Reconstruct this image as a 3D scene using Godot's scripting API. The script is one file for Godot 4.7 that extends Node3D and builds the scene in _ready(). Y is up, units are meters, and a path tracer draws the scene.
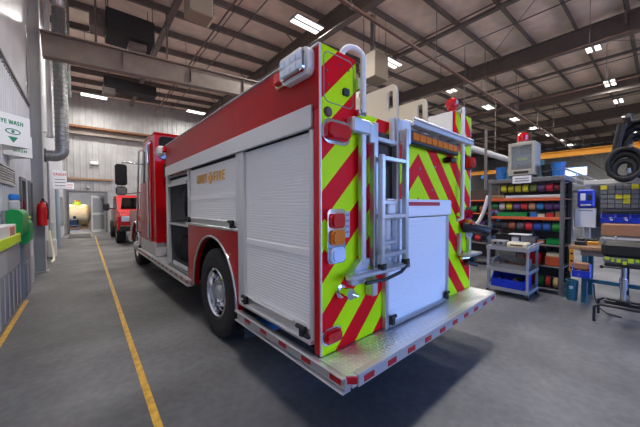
extends Node3D

# ---------------------------------------------------------------- mesh builder
class MB:
	var v := PackedVector3Array()
	var n := PackedVector3Array()
	var t := Transform3D()
	func tri(a0: Vector3, b0: Vector3, c0: Vector3, na0: Vector3, nb0: Vector3, nc0: Vector3) -> void:
		var a := t * a0
		var b := t * b0
		var c := t * c0
		var na := (t.basis * na0).normalized()
		var nb := (t.basis * nb0).normalized()
		var nc := (t.basis * nc0).normalized()
		var g := (b - a).cross(c - a)
		if g.length_squared() < 1e-14:
			return
		if g.dot(na + nb + nc) > 0.0:
			v.append(a); v.append(c); v.append(b)
			n.append(na); n.append(nc); n.append(nb)
		else:
			v.append(a); v.append(b); v.append(c)
			n.append(na); n.append(nb); n.append(nc)
	func quad(a: Vector3, b: Vector3, c: Vector3, d: Vector3, nn: Vector3) -> void:
		tri(a, b, c, nn, nn, nn)
		tri(a, c, d, nn, nn, nn)
	func box(c: Vector3, s: Vector3, bev := 0.0) -> MB:
		var h := s * 0.5
		var e := minf(bev, minf(h.x, minf(h.y, h.z)) * 0.9)
		for ax in 3:
			for sg in [-1.0, 1.0]:
				var u := (ax + 1) % 3
				var w := (ax + 2) % 3
				var p := []
				for k in [[-1, -1], [1, -1], [1, 1], [-1, 1]]:
					var q := Vector3()
					q[ax] = sg * h[ax]; q[u] = k[0] * (h[u] - e); q[w] = k[1] * (h[w] - e)
					p.append(c + q)
				var nn := Vector3(); nn[ax] = sg
				quad(p[0], p[1], p[2], p[3], nn)
		if e > 0.0:
			for ax in 3:
				var u := (ax + 1) % 3
				var w := (ax + 2) % 3
				for su in [-1.0, 1.0]:
					for sw in [-1.0, 1.0]:
						var p := []
						for k in [[-1, 0], [1, 0], [1, 1], [-1, 1]]:
							var q := Vector3()
							q[ax] = k[0] * (h[ax] - e)
							q[u] = su * (h[u] - (e if k[1] == 1 else 0.0))
							q[w] = sw * (h[w] - (0.0 if k[1] == 1 else e))
							p.append(c + q)
						var nn := Vector3(); nn[u] = su; nn[w] = sw
						quad(p[0], p[1], p[2], p[3], nn.normalized())
			for sx in [-1.0, 1.0]:
				for sy in [-1.0, 1.0]:
					for sz in [-1.0, 1.0]:
						var nn := Vector3(sx, sy, sz).normalized()
						tri(c + Vector3(sx * h.x, sy * (h.y - e), sz * (h.z - e)), c + Vector3(sx * (h.x - e), sy * h.y, sz * (h.z - e)), c + Vector3(sx * (h.x - e), sy * (h.y - e), sz * h.z), nn, nn, nn)
		return self
	func mm(a: Vector3, b: Vector3, bev := 0.0) -> MB:
		return box((a + b) * 0.5, (b - a).abs(), bev)
	func path(p: Array, r: float, seg := 10, closed := false, caps := true) -> MB:
		var m := p.size()
		var rings := []
		var up := Vector3.UP
		for i in m:
			var d: Vector3
			if closed:
				d = (p[(i + 1) % m] - p[(i + m - 1) % m]).normalized()
			else:
				d = (p[mini(i + 1, m - 1)] - p[maxi(i - 1, 0)]).normalized()
			if i == 0:
				up = Vector3.UP if absf(d.y) < 0.9 else Vector3.RIGHT
			var x := up.cross(d).normalized()
			up = d.cross(x).normalized()
			var ring := []
			for k in seg:
				var a := TAU * k / seg
				ring.append(x * cos(a) + up * sin(a))
			rings.append(ring)
		for i in (m if closed else m - 1):
			var j := (i + 1) % m
			for k in seg:
				var l := (k + 1) % seg
				var a: Vector3 = rings[i][k]; var b: Vector3 = rings[i][l]; var c: Vector3 = rings[j][l]; var d2: Vector3 = rings[j][k]
				tri(p[i] + a * r, p[i] + b * r, p[j] + c * r, a, b, c)
				tri(p[i] + a * r, p[j] + c * r, p[j] + d2 * r, a, c, d2)
		if caps and not closed:
			for e in [0, m - 1]:
				var dd: Vector3 = (p[0] - p[1]).normalized() if e == 0 else (p[m - 1] - p[m - 2]).normalized()
				for k in seg:
					tri(p[e], p[e] + rings[e][k] * r, p[e] + rings[e][(k + 1) % seg] * r, dd, dd, dd)
		return self
	func rod(a: Vector3, b: Vector3, r: float, seg := 10) -> MB:
		return path([a, b], r, seg)
	# profile of (radius, height) points turned about the local y axis
	func lathe(prof: Array, seg := 24, at := Transform3D()) -> MB:
		var keep := t
		t = t * at
		for i in prof.size() - 1:
			var a: Vector2 = prof[i]
			var b: Vector2 = prof[i + 1]
			var e := b - a
			if e.length() < 1e-6:
				continue
			var nn := Vector2(e.y, -e.x).normalized()
			for k in seg:
				var p := TAU * k / seg
				var q := TAU * (k + 1) / seg
				var n0 := Vector3(nn.x * cos(p), nn.y, nn.x * sin(p))
				var n1 := Vector3(nn.x * cos(q), nn.y, nn.x * sin(q))
				var a0 := Vector3(a.x * cos(p), a.y, a.x * sin(p)); var a1 := Vector3(a.x * cos(q), a.y, a.x * sin(q))
				var b0 := Vector3(b.x * cos(p), b.y, b.x * sin(p)); var b1 := Vector3(b.x * cos(q), b.y, b.x * sin(q))
				tri(a0, a1, b1, n0, n1, n1)
				tri(a0, b1, b0, n0, n1, n0)
		t = keep
		return self
	# polygon in the local xy plane of `at`, thickened from w0 to w1 along its z
	func prism(poly: PackedVector2Array, w0: float, w1: float, at := Transform3D()) -> MB:
		var keep := t
		t = t * at
		var idx := Geometry2D.triangulate_polygon(poly)
		for side in 2:
			var w := w0 if side == 0 else w1
			var nn := Vector3(0, 0, signf(w - (w1 if side == 0 else w0)))
			for i in range(0, idx.size(), 3):
				tri(Vector3(poly[idx[i]].x, poly[idx[i]].y, w), Vector3(poly[idx[i + 1]].x, poly[idx[i + 1]].y, w), Vector3(poly[idx[i + 2]].x, poly[idx[i + 2]].y, w), nn, nn, nn)
		var area := 0.0
		for i in poly.size():
			area += poly[i].cross(poly[(i + 1) % poly.size()])
		for i in poly.size():
			var a := poly[i]
			var b := poly[(i + 1) % poly.size()]
			var e := (b - a).normalized() * signf(area)
			quad(Vector3(a.x, a.y, w0), Vector3(b.x, b.y, w0), Vector3(b.x, b.y, w1), Vector3(a.x, a.y, w1), Vector3(e.y, -e.x, 0))
		t = keep
		return self
	func ball(c: Vector3, r: Vector3, seg := 16, rows := 8) -> MB:
		for i in rows:
			var p := PI * i / rows - PI / 2
			var q := PI * (i + 1) / rows - PI / 2
			for k in seg:
				var a := TAU * k / seg
				var b := TAU * (k + 1) / seg
				var d := [Vector3(cos(p) * cos(a), sin(p), cos(p) * sin(a)), Vector3(cos(p) * cos(b), sin(p), cos(p) * sin(b)), Vector3(cos(q) * cos(b), sin(q), cos(q) * sin(b)), Vector3(cos(q) * cos(a), sin(q), cos(q) * sin(a))]
				tri(c + d[0] * r, c + d[1] * r, c + d[2] * r, d[0], d[1], d[2])
				tri(c + d[0] * r, c + d[2] * r, c + d[3] * r, d[0], d[2], d[3])
		return self
	func mesh() -> ArrayMesh:
		var arr := []
		arr.resize(Mesh.ARRAY_MAX)
		arr[Mesh.ARRAY_VERTEX] = v
		arr[Mesh.ARRAY_NORMAL] = n
		var m := ArrayMesh.new()
		m.add_surface_from_arrays(Mesh.PRIMITIVE_TRIANGLES, arr)
		return m

func mb() -> MB:
	return MB.new()

# ---------------------------------------------------------------- objects
var counts := {}
func numbered(s: String) -> String:
	var k: int = counts.get(s, -1) + 1
	counts[s] = k
	return s if k == 0 else "%s_%03d" % [s, k]

func thing(called: String, label: String, category: String, at := Vector3.ZERO, turn := 0.0, group := "") -> Node3D:
	var o := Node3D.new()
	o.name = numbered(called)
	o.position = at + (Vector3(0, 0.002, 0) if at.y > 0.05 else Vector3.ZERO)
	o.rotation.y = turn
	add_child(o, true)
	tag(o, label, category, group)
	return o

func tag(o: Node3D, label: String, category: String, group := "") -> Node3D:
	o.set_meta("label", label)
	o.set_meta("category", category)
	if group != "":
		o.set_meta("group", group)
	return o

func part(called: String, b: MB, m: Material, parent: Node3D, stuff := false) -> MeshInstance3D:
	var o := MeshInstance3D.new()
	o.name = called if parent != self else numbered(called)
	o.mesh = b.mesh()
	o.material_override = m
	parent.add_child(o, true)
	if stuff:
		o.set_meta("kind", "stuff")
	return o

func solo(called: String, b: MB, m: Material, label: String, category: String, group := "") -> MeshInstance3D:
	var o := part(called, b, m, self)
	tag(o, label, category, group)
	return o

func struct(called: String, b: MB, m: Material, label := "", category := "") -> MeshInstance3D:
	var o := part(called, b, m, self)
	o.set_meta("kind", "structure")
	if label != "":
		tag(o, label, category)
	return o

func piece(called: String, mesh: Mesh, m: Material, parent: Node3D, at := Transform3D()) -> MeshInstance3D:
	var o := MeshInstance3D.new()
	o.name = called
	o.mesh = mesh
	o.material_override = m
	o.transform = at
	parent.add_child(o, true)
	return o

func words(text: String, size: float, m: Material, parent: Node3D, at: Transform3D, called := "lettering", width := 0.0, depth := 0.004) -> MeshInstance3D:
	var tm := TextMesh.new()
	var f := SystemFont.new()
	f.font_names = PackedStringArray(["Droid Sans"])
	f.font_weight = 700
	tm.font = f
	tm.text = text
	tm.font_size = 64
	tm.pixel_size = size / 46.0
	tm.depth = depth
	var o := piece(called, tm, m, parent, at)
	if width > 0.0:
		var w := tm.get_aabb().size.x
		if w > 0.001:
			o.scale = Vector3(width / w, 1, 1)
	return o

# ---------------------------------------------------------------- materials
var M := {}
var tex := {}

func c8(r: float, g: float, b: float) -> Color:
	return Color(r / 255.0, g / 255.0, b / 255.0)

func noise(key: String, freq: float, lo: float, hi: float, oct := 4, seed_no := 1, normal := false) -> NoiseTexture2D:
	if tex.has(key):
		return tex[key]
	var f := FastNoiseLite.new()
	f.noise_type = FastNoiseLite.TYPE_SIMPLEX_SMOOTH
	f.frequency = freq
	f.fractal_octaves = oct
	f.seed = seed_no
	var nt := NoiseTexture2D.new()
	nt.width = 512
	nt.height = 512
	nt.seamless = true
	nt.noise = f
	if normal:
		nt.as_normal_map = true
		nt.bump_strength = 3.0
	else:
		var g := Gradient.new()
		g.set_color(0, Color(lo, lo, lo))
		g.set_color(1, Color(hi, hi, hi))
		nt.color_ramp = g
	tex[key] = nt
	return nt

func mat(key: String, col: Color, rough := 0.6, metal := 0.0, grain := "", scale := 1.0, coat := 0.0) -> StandardMaterial3D:
	var m := StandardMaterial3D.new()
	m.resource_name = key
	m.albedo_color = col
	m.roughness = rough
	m.metallic = metal
	if grain != "":
		m.albedo_texture = tex[grain]
		m.uv1_triplanar = true
		m.uv1_world_triplanar = true
		m.uv1_scale = Vector3.ONE * scale
	if coat > 0.0:
		m.clearcoat_enabled = true
		m.clearcoat = coat
		m.clearcoat_roughness = 0.06
	M[key] = m
	return m

func glow(key: String, col: Color, energy: float) -> StandardMaterial3D:
	var m := mat(key, col, 0.4)
	m.emission_enabled = true
	m.emission = col
	m.emission_energy_multiplier = energy
	return m

func make_materials() -> void:
	noise("soft", 0.008, 0.88, 1.0, 5, 3)
	noise("wear", 0.02, 0.72, 1.0, 5, 7)
	noise("fine", 0.06, 0.82, 1.0, 3, 11)
	noise("patch", 0.006, 0.66, 1.0, 6, 5)
	noise("speck", 0.035, 0.84, 1.0, 4, 33)
	noise("roughmap", 0.01, 0.62, 0.95, 4, 21)
	var fl := mat("floor_concrete", c8(118, 117, 118), 0.8, 0.0, "patch", 0.16)
	fl.detail_enabled = true
	fl.detail_blend_mode = BaseMaterial3D.BLEND_MODE_MUL
	fl.detail_albedo = tex["speck"]
	fl.detail_uv_layer = BaseMaterial3D.DETAIL_UV_2
	fl.uv2_triplanar = true
	fl.uv2_world_triplanar = true
	fl.uv2_scale = Vector3.ONE * 0.55
	fl.roughness_texture = tex["roughmap"]
	mat("yard_concrete", c8(196, 172, 150), 0.9, 0.0, "patch", 0.1)
	mat("ceiling_liner", c8(244, 224, 206), 0.85, 0.0, "soft", 0.3)
	mat("steel_dark", c8(108, 99, 94), 0.6, 0.0, "soft", 0.7)
	mat("steel_beige", c8(124, 113, 105), 0.55, 0.0, "soft", 0.5)
	mat("steel_grey", c8(120, 120, 122), 0.5, 0.3, "fine", 1.0)
	mat("siding", c8(166, 166, 166), 0.5, 0.0, "soft", 0.25)
	mat("siding_left", c8(198, 199, 204), 0.5, 0.0, "soft", 0.3)
	mat("smooth_white", c8(200, 201, 208), 0.4, 0.0, "soft", 0.2)
	mat("grey_board", c8(188, 189, 192), 0.55, 0.0, "soft", 0.5)
	mat("grey_board_dark", c8(140, 142, 148), 0.55, 0.0, "soft", 0.5)
	mat("yellow_paint", c8(226, 172, 46), 0.6, 0.0, "wear", 1.2)
	mat("galvanised", c8(170, 172, 174), 0.38, 0.7, "wear", 1.5)
	mat("rust", c8(140, 96, 66), 0.8, 0.0, "wear", 1.0)
	mat("sprinkler_red", c8(86, 58, 50), 0.5)
	mat("beige", c8(150, 138, 122), 0.6, 0.0, "fine", 2.0)
	mat("truck_red", c8(176, 2, 14), 0.3, 0.0, "", 1.0, 0.25).metallic_specular = 0.35
	mat("truck_red_top", c8(166, 3, 16), 0.3, 0.0, "soft", 0.8, 0.0).metallic_specular = 0.3
	mat("chevron_red", c8(216, 0, 20), 0.5).metallic_specular = 0.25
	mat("chevron_lime", c8(190, 232, 0), 0.5).metallic_specular = 0.25
	mat("shutter_paint", c8(226, 227, 229), 0.45, 0.0)
	mat("aluminium", c8(202, 203, 206), 0.32, 0.75)
	mat("brushed", c8(206, 207, 209), 0.4, 0.4)
	mat("diamond", c8(226, 227, 229), 0.34, 0.8)
	mat("chrome", c8(225, 226, 230), 0.08, 1.0)
	mat("white_paint", c8(214, 214, 214), 0.4)
	mat("divider_beige", c8(190, 180, 162), 0.5)
	mat("tyre", c8(34, 34, 36), 0.75)
	mat("black", c8(24, 24, 26), 0.5)
	mat("black_gloss", c8(16, 17, 20), 0.15)
	mat("compartment_grey", c8(112, 114, 118), 0.5)
	mat("ladder_metal", c8(196, 198, 202), 0.3, 0.8)
	mat("tread_metal", c8(240, 241, 243), 0.28, 0.7)
	mat("recess_brown", c8(58, 48, 42), 0.7)
	mat("blue_grey", c8(150, 164, 174), 0.5)
	mat("cart_grey", c8(148, 150, 155), 0.5)
	mat("mat_dark", c8(58, 58, 60), 0.85)
	mat("cabinet_cream", c8(172, 168, 154), 0.5)
	mat("dark_void", c8(30, 30, 33), 0.8)
	mat("grey_plastic", c8(128, 130, 134), 0.5)
	mat("light_grey", c8(176, 177, 178), 0.5)
	mat("lens_red", c8(190, 8, 22), 0.12, 0.0, "", 1.0, 0.5)
	mat("lens_amber", c8(214, 112, 4), 0.15, 0.0, "", 1.0, 0.5)
	mat("lens_white", c8(196, 210, 232), 0.1, 0.0, "", 1.0, 0.5)
	mat("gold", c8(226, 164, 44), 0.4, 0.0)
	mat("strip_red", c8(176, 10, 26), 0.3)
	mat("strip_white", c8(214, 216, 220), 0.3)
	mat("green_sign", c8(0, 122, 82), 0.5)
	mat("red_plastic", c8(196, 20, 26), 0.4)
	mat("orange", c8(206, 92, 46), 0.5)
	mat("green_plastic", c8(0, 140, 62), 0.35)
	mat("lime_plastic", c8(190, 216, 30), 0.45)
	mat("blue_plastic", c8(14, 52, 190), 0.4)
	mat("blue_bright", c8(28, 110, 190), 0.45)
	mat("teal", c8(30, 88, 108), 0.5)
	mat("cardboard", c8(176, 126, 92), 0.8, 0.0, "fine", 3.0)
	mat("wood", c8(176, 136, 98), 0.7, 0.0, "wear", 3.0)
	mat("paper", c8(232, 232, 236), 0.8)
	mat("cream", c8(212, 202, 172), 0.5)
	mat("tank_cream", c8(214, 178, 120), 0.5, 0.0, "soft", 0.6)
	mat("crane_yellow", c8(206, 140, 26), 0.5)
	mat("drawer_grey", c8(106, 108, 108), 0.5)
	mat("drawer_yellow", c8(206, 196, 40), 0.5)
	mat("spool_flange", c8(52, 50, 50), 0.6)
	var g := mat("glass_dark", Color(0.03, 0.035, 0.04), 0.06, 0.0, "", 1.0)
	g.metallic_specular = 0.7
	var gp := mat("glass_pane", Color(0.75, 0.82, 0.85, 0.18), 0.04)
	gp.transparency = BaseMaterial3D.TRANSPARENCY_ALPHA
	glow("lamp_panel", Color(1.0, 0.99, 0.97), 1.6)
	glow("lamp_strip", Color(1.0, 0.98, 0.94), 1.6)

# ---------------------------------------------------------------- ready
const ROOF := 8.5
const SLOPE := 0.045
func roof(x: float) -> float:
	return ROOF + SLOPE * x

func _ready() -> void:
	var cam := Camera3D.new()
	cam.name = "camera"
	cam.position = Vector3(0, 1.6, 0)
	cam.rotation_degrees = Vector3(-1.5, -39.8, -0.2)
	cam.fov = 74.36
	cam.near = 0.05
	cam.far = 300.0
	add_child(cam)
	cam.current = true
	var we := WorldEnvironment.new()
	we.name = "world_environment"
	var env := Environment.new()
	env.background_mode = Environment.BG_SKY
	var sky := Sky.new()
	var ps := ProceduralSkyMaterial.new()
	ps.sky_top_color = c8(84, 132, 222)
	ps.sky_horizon_color = c8(136, 176, 240)
	ps.ground_horizon_color = c8(150, 150, 150)
	ps.ground_bottom_color = c8(110, 110, 110)
	ps.energy_multiplier = 9.6
	sky.sky_material = ps
	env.sky = sky
	env.tonemap_mode = Environment.TONE_MAPPER_LINEAR
	env.tonemap_exposure = 1.2
	env.sdfgi_enabled = true
	env.ssao_enabled = true
	env.ssil_enabled = true
	we.environment = env
	add_child(we)
	# high sun over the roof: it reaches only the yard outside the open doors
	var sun := DirectionalLight3D.new()
	sun.name = "sun"
	sun.rotation_degrees = Vector3(-66, 190, 0)
	sun.light_color = Color(1.0, 0.93, 0.84)
	sun.light_energy = 9.0
	sun.light_angular_distance = 0.6
	sun.shadow_enabled = true
	add_child(sun)
	make_materials()
	build_lights()
	build_structure()
	build_fire_truck()
	build_far_end()
	build_left_wall_things()
	build_overhead()
	build_parts_shelf()
	build_cart()
	build_bench()
	build_right_background()

# ---------------------------------------------------------------- lights
const LAMP_POWER := 24.0
const ORD := ["first", "second", "third", "fourth", "fifth", "sixth", "seventh", "eighth", "ninth", "tenth", "eleventh", "twelfth"]

func build_lights() -> void:
	var housing := mb().box(Vector3(0, 0.05, 0), Vector3(1.2, 0.06, 0.5), 0.012).box(Vector3(0, 0.1, 0), Vector3(0.5, 0.06, 0.16), 0.01).mesh()
	var bar := mb().box(Vector3.ZERO, Vector3(1.14, 0.03, 0.18), 0.008).mesh()
	var rows := [
		[-20.2, [0.5, 5.9, 11.3, 16.9], "in the row by the ribbed end wall", 0.0],
		[-14.0, [0.5, 11.3, 16.9, 22.8], "in the row behind the beige beam", 0.0],
		[-8.05, [6.15, 11.0, 16.7, 22.7, 28.6, 34.5, 40.5, 46.5, 52.5], "in the row above the fire truck", 0.0],
		[-1.95, [0.5, 5.9, 11.3, 17.1, 24.0, 29.6, 36.0, 42.0, 48.0, 54.0], "in the row above the parts shelf", 0.0],
	]
	for r in rows:
		for i in r[1].size():
			var x: float = r[1][i]
			var y := 7.72 + SLOPE * x
			var t := thing("ceiling_light", "%s white twin-panel light from the aisle wall %s" % [ORD[i], r[2]], "ceiling light", Vector3(x, y, r[0]), 0.0, "high bay lights " + r[2])
			piece("housing", housing, M["grey_plastic"], t)
			for s in [-1.0, 1.0]:
				piece("diffuser", bar, M["lamp_panel"], t, Transform3D(Basis(), Vector3(0, 0.01, 0.14 * s)))
				var hang := mb().rod(Vector3(0.4 * s, 0.08, 0), Vector3(0.4 * s, roof(x) - y + SLOPE * 0.4 * s - 0.01, 0), 0.008, 6)
				part("hanger", hang, M["steel_dark"], t)
			var l := AreaLight3D.new()
			l.name = "high_bay_lamp"
			l.position = Vector3(x, y - 0.02, r[0])
			l.rotation_degrees.x = -90
			l.area_size = Vector2(1.14, 0.44)
			l.light_color = Color(1.0, 0.985, 0.96)
			l.light_energy = LAMP_POWER
			l.shadow_enabled = true
			l.set("area_range", 80.0)
			l.set("area_attenuation", 2.0)
			add_child(l, true)

# ---------------------------------------------------------------- structure
func ibeam(b: MB, h: float, w: float, l: float, web := 0.012, fl := 0.02) -> void:
	# along local z from 0 to -l, top at y = 0
	b.mm(Vector3(-w / 2, -fl, -l), Vector3(w / 2, 0, 0))
	b.mm(Vector3(-w / 2, -h, -l), Vector3(w / 2, -h + fl, 0))
	b.mm(Vector3(-web / 2, -h + fl, -l), Vector3(web / 2, -fl, 0))

# a ribbed sheet in the local xy plane facing +z: width w, height h, ribs standing proud
func ribbed(w: float, h: float, pitch: float, deep := 0.03) -> MB:
	var p := PackedVector2Array()
	p.append(Vector2(0, -0.02))
	var k := 0
	while k * pitch < w - pitch * 0.5:
		var x := k * pitch
		p.append(Vector2(x, 0)); p.append(Vector2(x + pitch * 0.62, 0)); p.append(Vector2(x + pitch * 0.72, deep)); p.append(Vector2(x + pitch * 0.9, deep)); p.append(Vector2(x + pitch - 0.001, 0))
		k += 1
	p.append(Vector2(w, 0)); p.append(Vector2(w, -0.02))
	# profile lies in x (along the wall) and y (outwards); swept upwards
	return mb().prism(p, 0.0, h, Transform3D(Basis(Vector3(1, 0, 0), Vector3(0, 0, 1), Vector3(0, 1, 0)), Vector3.ZERO))

func build_structure() -> void:
	struct("floor", mb().mm(Vector3(-6, -0.2, -34), Vector3(63, 0, 9)), M["floor_concrete"])
	# painted aisle lines
	solo("floor_line", mb().mm(Vector3(0.352, 0.0005, -19.5), Vector3(0.405, 0.003, 2.0)), M["yellow_paint"], "long worn yellow line painted on the floor along the aisle beside the fire truck", "floor line")
	solo("floor_line", mb().mm(Vector3(-0.83, 0.0005, -6.9), Vector3(-0.775, 0.003, 2.0)), M["yellow_paint"], "yellow line painted along the foot of the grey boards at the side wall", "floor line")
	# roof: sheet, purlins, rafters, braces
	var x0 := -1.3
	var x1 := 62.3
	var rot := Basis(Vector3(0, 0, 1), atan(SLOPE))
	var lng := (x1 - x0) / cos(atan(SLOPE))
	var ceil_node := struct("ceiling", mb().box(Vector3.ZERO, Vector3(lng, 0.2, 30.6)), M["ceiling_liner"])
	ceil_node.transform = Transform3D(rot, Vector3((x0 + x1) / 2, roof((x0 + x1) / 2) + 0.1, -7.9))
	# purlins are children of the ceiling: in its local frame x runs along the slope and y is square to it
	var pm := MB.new()
	pm.mm(Vector3(-lng / 2 + 0.3, -0.262, -0.005), Vector3(lng / 2 - 0.3, 0.0, 0.005))
	pm.mm(Vector3(-lng / 2 + 0.3, -0.272, -0.005), Vector3(lng / 2 - 0.3, -0.262, 0.1))
	pm.mm(Vector3(-lng / 2 + 0.3, -0.008, -0.075), Vector3(lng / 2 - 0.3, 0.0, 0.004))
	pm.mm(Vector3(-lng / 2 + 0.3, -0.262, 0.092), Vector3(lng / 2 - 0.3, -0.235, 0.1))
	var pmesh := pm.mesh()
	var z := 6.4
	while z > -22.4:
		piece("purlin", pmesh, M["steel_dark"], ceil_node, Transform3D(Basis(), Vector3(0, -0.1, z + 7.9)))
		z -= 1.46
	var inv := ceil_node.transform.affine_inverse()
	# main rafters, running towards the far wall, deeper at one end
	for i in 7:
		var rx: float = 7.0 + 9.1 * i
		var b := MB.new()
		var yt := roof(rx) - 0.25
		var poly := PackedVector2Array([Vector2(7.1, yt), Vector2(-22.4, yt), Vector2(-22.4, yt - 0.45), Vector2(-14, yt - 0.5), Vector2(7.1, yt - 1.05)])
		var yz := Basis(Vector3(0, 0, 1), Vector3(0, 1, 0), Vector3(-1, 0, 0))
		b.prism(poly, -0.006, 0.006, Transform3D(yz, Vector3(rx, 0, 0)))
		b.mm(Vector3(rx - 0.13, yt - 0.02, -22.4), Vector3(rx + 0.13, yt, 7.1))
		b.prism(PackedVector2Array([Vector2(7.1, yt - 1.03), Vector2(-14, yt - 0.48), Vector2(-22.4, yt - 0.43), Vector2(-22.4, yt - 0.455), Vector2(-14, yt - 0.505), Vector2(7.1, yt - 1.055)]), -0.13, 0.13, Transform3D(yz, Vector3(rx, 0, 0)))
		for k in 5:
			b.box(Vector3(rx, yt - 0.28, 5.0 - 5.8 * k), Vector3(0.24, 0.5, 0.012))
		var o := part("rafter", b, M["steel_dark"], ceil_node)
		o.transform = inv
		# flange braces from the purlins down to the rafter
		for k in 6:
			var zz := 3.48 - 4.38 * k
			var fb := MB.new()
			for s in [-1.0, 1.0]:
				fb.rod(Vector3(rx + 0.12 * s, yt - 0.42, zz), Vector3(rx + 0.75 * s, yt + 0.05 + 0.75 * s * SLOPE, zz), 0.022, 6)
			var fo := part("flange_brace", fb, M["steel_dark"], ceil_node)
			fo.transform = inv
	for i in 7:
		var bx: float = 2.45 + 9.1 * i
		var b := MB.new()
		b.mm(Vector3(bx - 0.09, roof(bx) - 0.36, -22.4), Vector3(bx + 0.09, roof(bx) - 0.25, 7.1))
		part("bridging", b, M["steel_dark"], ceil_node).transform = inv
	for bx in [4.1, 4.75, 13.2, 21.5, 30.6]:
		var b := mb().rod(Vector3(bx, roof(bx) - 0.3, -22.4), Vector3(bx, roof(bx) - 0.3, 7.1), 0.022, 6)
		part("bracing_rod", b, M["steel_dark"], ceil_node).transform = inv
	for q in [[7.0, -6.0, 16.1, 1.0], [16.1, -6.0, 7.0, 1.0], [16.1, -3.0, 25.2, 4.0], [25.2, -12.0, 34.3, -4.0]]:
		var b := mb().rod(Vector3(q[0], roof(q[0]) - 0.4, q[1]), Vector3(q[2], roof(q[2]) - 0.4, q[3]), 0.012, 6)
		part("sway_rod", b, M["steel_dark"], ceil_node).transform = inv
	# side wall on the aisle
	var wl := struct("wall_left", mb().mm(Vector3(-1.3, 0, -22.8), Vector3(-1.02, roof(-1.0) - 0.02, 7.3)), M["smooth_white"])
	var sheet := ribbed(0.9, 4.0, 0.15, 0.018).mesh()
	var up := ribbed(0.9, 4.3, 0.3, 0.02).mesh()
	for k in 19:
		var zz := 6.9 - 0.9 * k
		if zz < -9.6:
			break
		piece("ribbed_panel", sheet, M["siding_left"], wl, Transform3D(Basis(Vector3.UP, PI / 2), Vector3(-1.0, 0, zz)))
	for k in 6:
		var sm := mb().mm(Vector3(-1.02, 4.06, 7.0 - 2.75 * (k + 1) + 0.01), Vector3(-0.995, 8.4, 7.0 - 2.75 * k), 0.006)
		part("smooth_panel", sm, M["smooth_white"], wl)
	for k in 14:
		var zz := -10.0 - 0.9 * k
		if zz < -22.0:
			break
		var two := ribbed(0.9, 8.4, 0.3, 0.02)
		var o := part("ribbed_panel", two, M["siding_left"], wl)
		o.transform = Transform3D(Basis(Vector3.UP, PI / 2), Vector3(-1.0, 0, zz))
	# ledge channel where the ribbed sheets end, with closure teeth
	var ledge := mb().mm(Vector3(-1.0, 4.0, -9.6), Vector3(-0.955, 4.055, 7.0), 0.005)
	for k in 110:
		ledge.mm(Vector3(-0.995, 3.93, 6.9 - 0.15 * k - 0.06), Vector3(-0.972, 4.0, 6.9 - 0.15 * k))
	part("closure_trim", ledge, M["steel_grey"], wl)
	# column that carries the beam
	var col := MB.new()
	col.mm(Vector3(-0.995, 0, -9.9), Vector3(-0.975, 8.2, -9.66)); col.mm(Vector3(-0.795, 0, -9.9), Vector3(-0.775, 8.2, -9.66)); col.mm(Vector3(-0.975, 0, -9.79), Vector3(-0.795, 8.2, -9.77))
	col.box(Vector3(-0.885, 0.01, -9.78), Vector3(0.3, 0.02, 0.34))
	struct("wall_column", col, M["siding"])
	var bm := MB.new()
	bm.t = Transform3D(Basis(Vector3(0, 0, 1), atan(0.06)) * Basis(Vector3(0, 0, 1), Vector3(0, 1, 0), Vector3(-1, 0, 0)), Vector3(-0.775, 5.93, -9.8))
	ibeam(bm, 0.62, 0.24, 11.2, 0.02, 0.03)
	bm.t = Transform3D()
	for k in 6:
		bm.mm(Vector3(0.9 + 1.8 * k, 5.44 + 0.06 * (1.7 + 1.8 * k), -9.9), Vector3(0.915 + 1.8 * k, 5.86 + 0.06 * (1.7 + 1.8 * k), -9.7))
	struct("roof_beam", bm, M["steel_beige"])
	var post := MB.new()
	post.mm(Vector3(10.4, 0, -9.92), Vector3(10.64, 8.7, -9.9)); post.mm(Vector3(10.4, 0, -9.7), Vector3(10.64, 8.7, -9.68)); post.mm(Vector3(10.51, 0, -9.9), Vector3(10.53, 8.7, -9.7))
	struct("beam_column", post, M["steel_beige"])
	# far wall with its doorway
	var top := PackedVector2Array([Vector2(1.0, 2.48), Vector2(62.3, 2.48), Vector2(62.3, roof(62.3) - 0.01), Vector2(-1.3, roof(-1.3) - 0.01), Vector2(-1.3, 2.48)])
	var wf := struct("wall_far", mb().mm(Vector3(-1.3, 0, -22.8), Vector3(-0.75, 2.48, -22.52)).prism(top, -22.8, -22.52).mm(Vector3(1.0, 0, -22.8), Vector3(62.3, 2.48, -22.52)), M["siding"])
	for k in 20:
		var xx := -1.0 + 0.9 * k
		var over := xx + 0.9 > -0.75 and xx < 1.0
		if over:
			var y1 := 2.6
			var o := part("wall_panel", ribbed(0.9, 8.4 - y1, 0.3, 0.025), M["siding"], wf)
			o.position = Vector3(xx, y1, -22.5)
		else:
			var o := part("wall_panel", ribbed(0.9, 8.4, 0.3, 0.025), M["siding"], wf)
			o.position = Vector3(xx, 0, -22.5)
	part("wall_panel", ribbed(0.15, 8.4, 0.15, 0.02), M["siding"], wf).position = Vector3(-0.99, 0, -22.47)
	var frame := mb().mm(Vector3(-0.85, 0, -22.82), Vector3(-0.75, 2.58, -22.42), 0.01).mm(Vector3(1.0, 0, -22.82), Vector3(1.1, 2.58, -22.42), 0.01).mm(Vector3(-0.75, 2.48, -22.82), Vector3(1.0, 2.58, -22.42), 0.01)
	struct("trim_1", frame, M["steel_grey"])
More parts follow.
